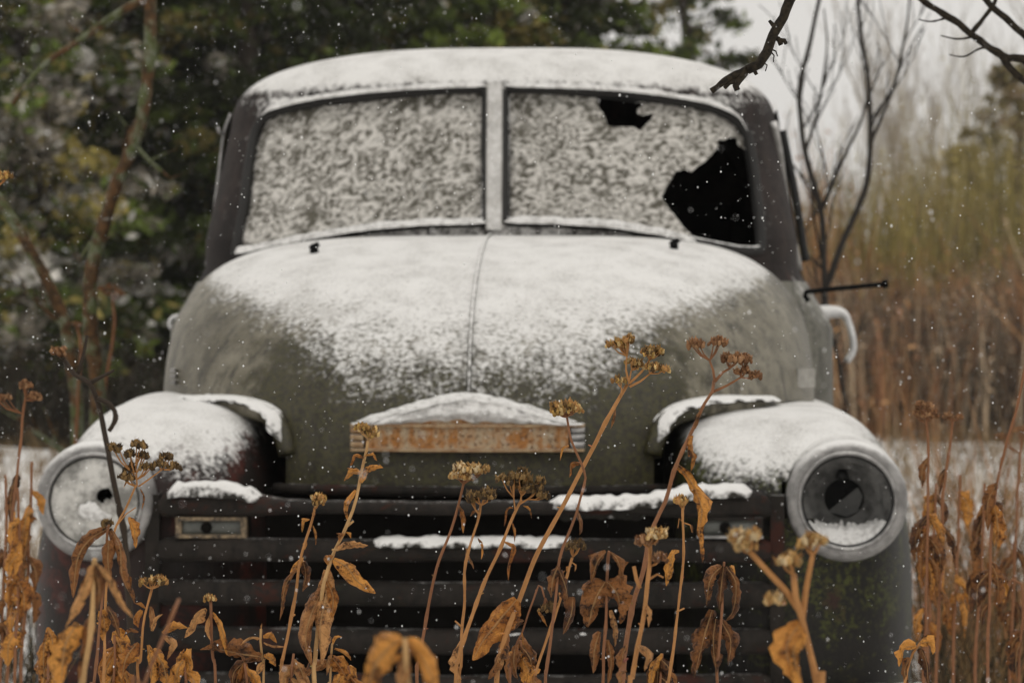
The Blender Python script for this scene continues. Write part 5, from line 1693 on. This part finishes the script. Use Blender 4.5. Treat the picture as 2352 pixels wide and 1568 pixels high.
brush('tangled_stems', 'tangle of thin dark bare stems in the snow right of the truck', 'brush', 950,
      lambda Y: (edge(2110)(Y), edge(2420)(Y)), (6.6, 11.5), (0.25, 0.95), GRY + TAN[:2] + RED[:2], 8, (0.0022, 0.005), 0.35)
brush('tangled_stems', 'tangle of thin bare stems in the snow at the left edge', 'brush', 420,
      lambda Y: (edge(-80)(Y), edge(110)(Y)), (6.4, 9.5), (0.25, 0.70), GRY + TAN[:3], 9, (0.0022, 0.005), 0.35)

# ------------------------------------------------------------------ the overhanging tree at top right (its trunk stands outside the picture)
ot = empty('overhanging_tree', (1.75, 5.0, 0))
tag(ot, 'dark twiggy tree reaching in from the top right, its broken twig over the roof', 'tree')
M['bark_sharp'] = m_plain('wet dark bark with lichen', (0.009, 0.007, 0.005), 0.8, 0.6, 160, bump=0.9, col2=(0.034, 0.026, 0.016), spec=0.2, snow=(0.97, 1.2))
tk = MB(); tk.tube([(1.75, 5.0, -.1), (1.72, 5.0, 1.2), (1.66, 4.95, 2.1), (1.58, 4.9, 2.7), (1.5, 4.9, 3.4)], [.07, .06, .052, .045, .03], 12)
tk.build('trunk', M['bark_sharp'], ot)
def limb(pts3, r0, r1, twigs=(), spurs=0, seed=0, knob=.25):
    rr = random.Random(seed)
    path = smooth_path(pts3, .012)
    n = len(path)
    mb = MB()
    path = [p + Vector((noise.noise(p * 30), noise.noise(p * 30 + Vector((3, 3, 3))), noise.noise(p * 30 + Vector((9, 0, 1))))) * .004 for p in path]
    rad = [(r0 + (r1 - r0) * i / (n - 1)) * (1 + knob * noise.noise(path[i] * 60)) for i in range(n)]
    mb.tube(path, rad, 9)
    for i in range(spurs):
        k = rr.randrange(n // 4, n)
        a = rr.uniform(0, 6.28)
        d = Vector((math.cos(a), math.sin(a) * .4, rr.uniform(-.7, .5))).normalized()
        L = rr.uniform(.006, .02)
        mb.tube([path[k], path[k] + d * L * .6, path[k] + d * L + Vector((0, 0, .004))], [rad[k] * .6, rad[k] * .45, rad[k] * .3], 6)
    for pts, a, b in twigs:
        pp = smooth_path(pts, .006)
        m = len(pp)
        mb.tube(pp, [(a + (b - a) * i / (m - 1)) * (1 + .3 * noise.noise(pp[i] * 120)) for i in range(m)], 7)
    return mb.build('branch', M['bark_sharp'], ot)
YB = 3.95
pw = lambda *q: [W(x, y, YB) for x, y in q]
limb([Vector((1.64, 4.95, 2.2)), Vector((1.1, 4.4, 2.15)), Vector((.62, 4.05, 1.95)), W(1880, -190, YB)] + pw((1840, -80), (1812, 0), (1798, 40), (1772, 85), (1762, 120), (1742, 148), (1716, 162)), .016, .0065, spurs=14, seed=3,
     twigs=[(pw((1716, 160), (1690, 172), (1665, 186), (1648, 200), (1634, 210)), .0058, .0040), (pw((1712, 166), (1696, 186), (1690, 198), (1694, 208)), .0062, .0042), (pw((1695, 186), (1676, 190), (1664, 203)), .0042, .003),
            (pw((1772, 86), (1788, 90), (1794, 104)), .0042, .003), (pw((1786, 92), (1802, 94), (1806, 102)), .0034, .0028), (pw((1768, 112), (1782, 118), (1786, 130)), .0012, .0008), (pw((1768, 116), (1778, 128), (1776, 144)), .0012, .0007), (pw((1750, 142), (1762, 150), (1758, 164)), .0012, .0008), (pw((1730, 158), (1738, 172)), .003, .0024)])
dr = MB(); dp = W(1692, 212, YB)
dr.add([dp + Vector((v.x * .0028, v.y * .0028, v.z * .004)) for v in ICO_V], ICO_F)
dr.build('ice_drop', m_plain('frozen drop', (.75, .75, .75), .15), ot)
Y2 = 5.6
p2 = lambda *q: [W(x, y, Y2) for x, y in q]
limb([Vector((1.60, 4.95, 2.55)), Vector((1.25, 5.4, 2.25)), W(2500, 190, Y2)] + p2((2352, 136), (2300, 128), (2240, 84), (2180, 40), (2125, 5), (2080, -40)), .016, .006, spurs=4, seed=4,
     twigs=[(p2((2300, 128), (2260, 110), (2215, 130), (2180, 126)), .003, .0012), (p2((2240, 84), (2200, 90), (2160, 82)), .003, .001), (p2((2180, 40), (2140, 50), (2110, 45)), .0025, .001)])
limb([Vector((1.58, 4.9, 2.65)), Vector((1.3, 5.3, 2.35)), W(2480, 140, Y2)] + p2((2352, 78), (2310, 44), (2270, 6), (2240, -40)), .013, .006, seed=5)
limb([W(2300, 128, Y2), W(2322, 160, Y2), W(2356, 188, Y2), W(2400, 200, Y2)], .008, .005, seed=6)
limb([W(2230, 78, Y2), W(2262, 40, Y2), W(2290, -10, Y2), W(2310, -60, Y2)], .005, .003, seed=7)
for ch in ot.children:
    ch.data.transform(Matrix.Translation(-ot.location))

# ------------------------------------------------------------------ falling snow
def falling_snow():
    rs = np.random.RandomState(5)
    n = 46000
    P0 = np.stack([rs.uniform(-1.7, 1.7, n), rs.uniform(1.7, 11.5, n), rs.uniform(.15, 2.5, n)], 1)
    keep = ~((P0[:, 1] > 6.2) & (np.abs(P0[:, 0]) < 1.05) & (P0[:, 2] < 2.0))
    P0 = P0[keep]; n = len(P0)
    r = 0.00040 + 0.0009 * rs.rand(n) ** 3.0
    o = np.array([(1, 0, 0), (-1, 0, 0), (0, 1, 0), (0, -1, 0), (0, 0, 1.5), (0, 0, -1.5)])
    V = (P0[:, None, :] + o[None] * r[:, None, None]).reshape(-1, 3)
    f = np.array([(0, 2, 4), (2, 1, 4), (1, 3, 4), (3, 0, 4), (2, 0, 5), (1, 2, 5), (3, 1, 5), (0, 3, 5)])
    Fa = (np.arange(n)[:, None, None] * 6 + f[None]).reshape(-1, 3)
    o = mesh_obj('falling_snow', V.tolist(), Fa.tolist(), m_plain('snowflake', (0.86, 0.86, 0.86), 0.9, 0.05), None)
    o['kind'] = 'stuff'; o['label'] = 'fine snowflakes falling through the whole view'; o['category'] = 'snowflakes'
falling_snow()

# ------------------------------------------------------------------ the snowy air
hz = MB(); hz.box((0, 100, 6.0), (420, 260, 15.0))
nt = NT('snow laden air')
pv = nt.n.new('ShaderNodeVolumePrincipled')
pv.inputs['Color'].default_value = (0.92, 0.91, 0.90, 1)
pv.inputs['Density'].default_value = 0.0007
pv.inputs['Anisotropy'].default_value = 0.2
nt.lk(pv.outputs[0], nt.out.inputs['Volume'])
h = hz.build('haze', nt.m, None, False)
h['kind'] = 'stuff'; h['label'] = 'pale haze of falling snow between the far trees'; h['category'] = 'haze'
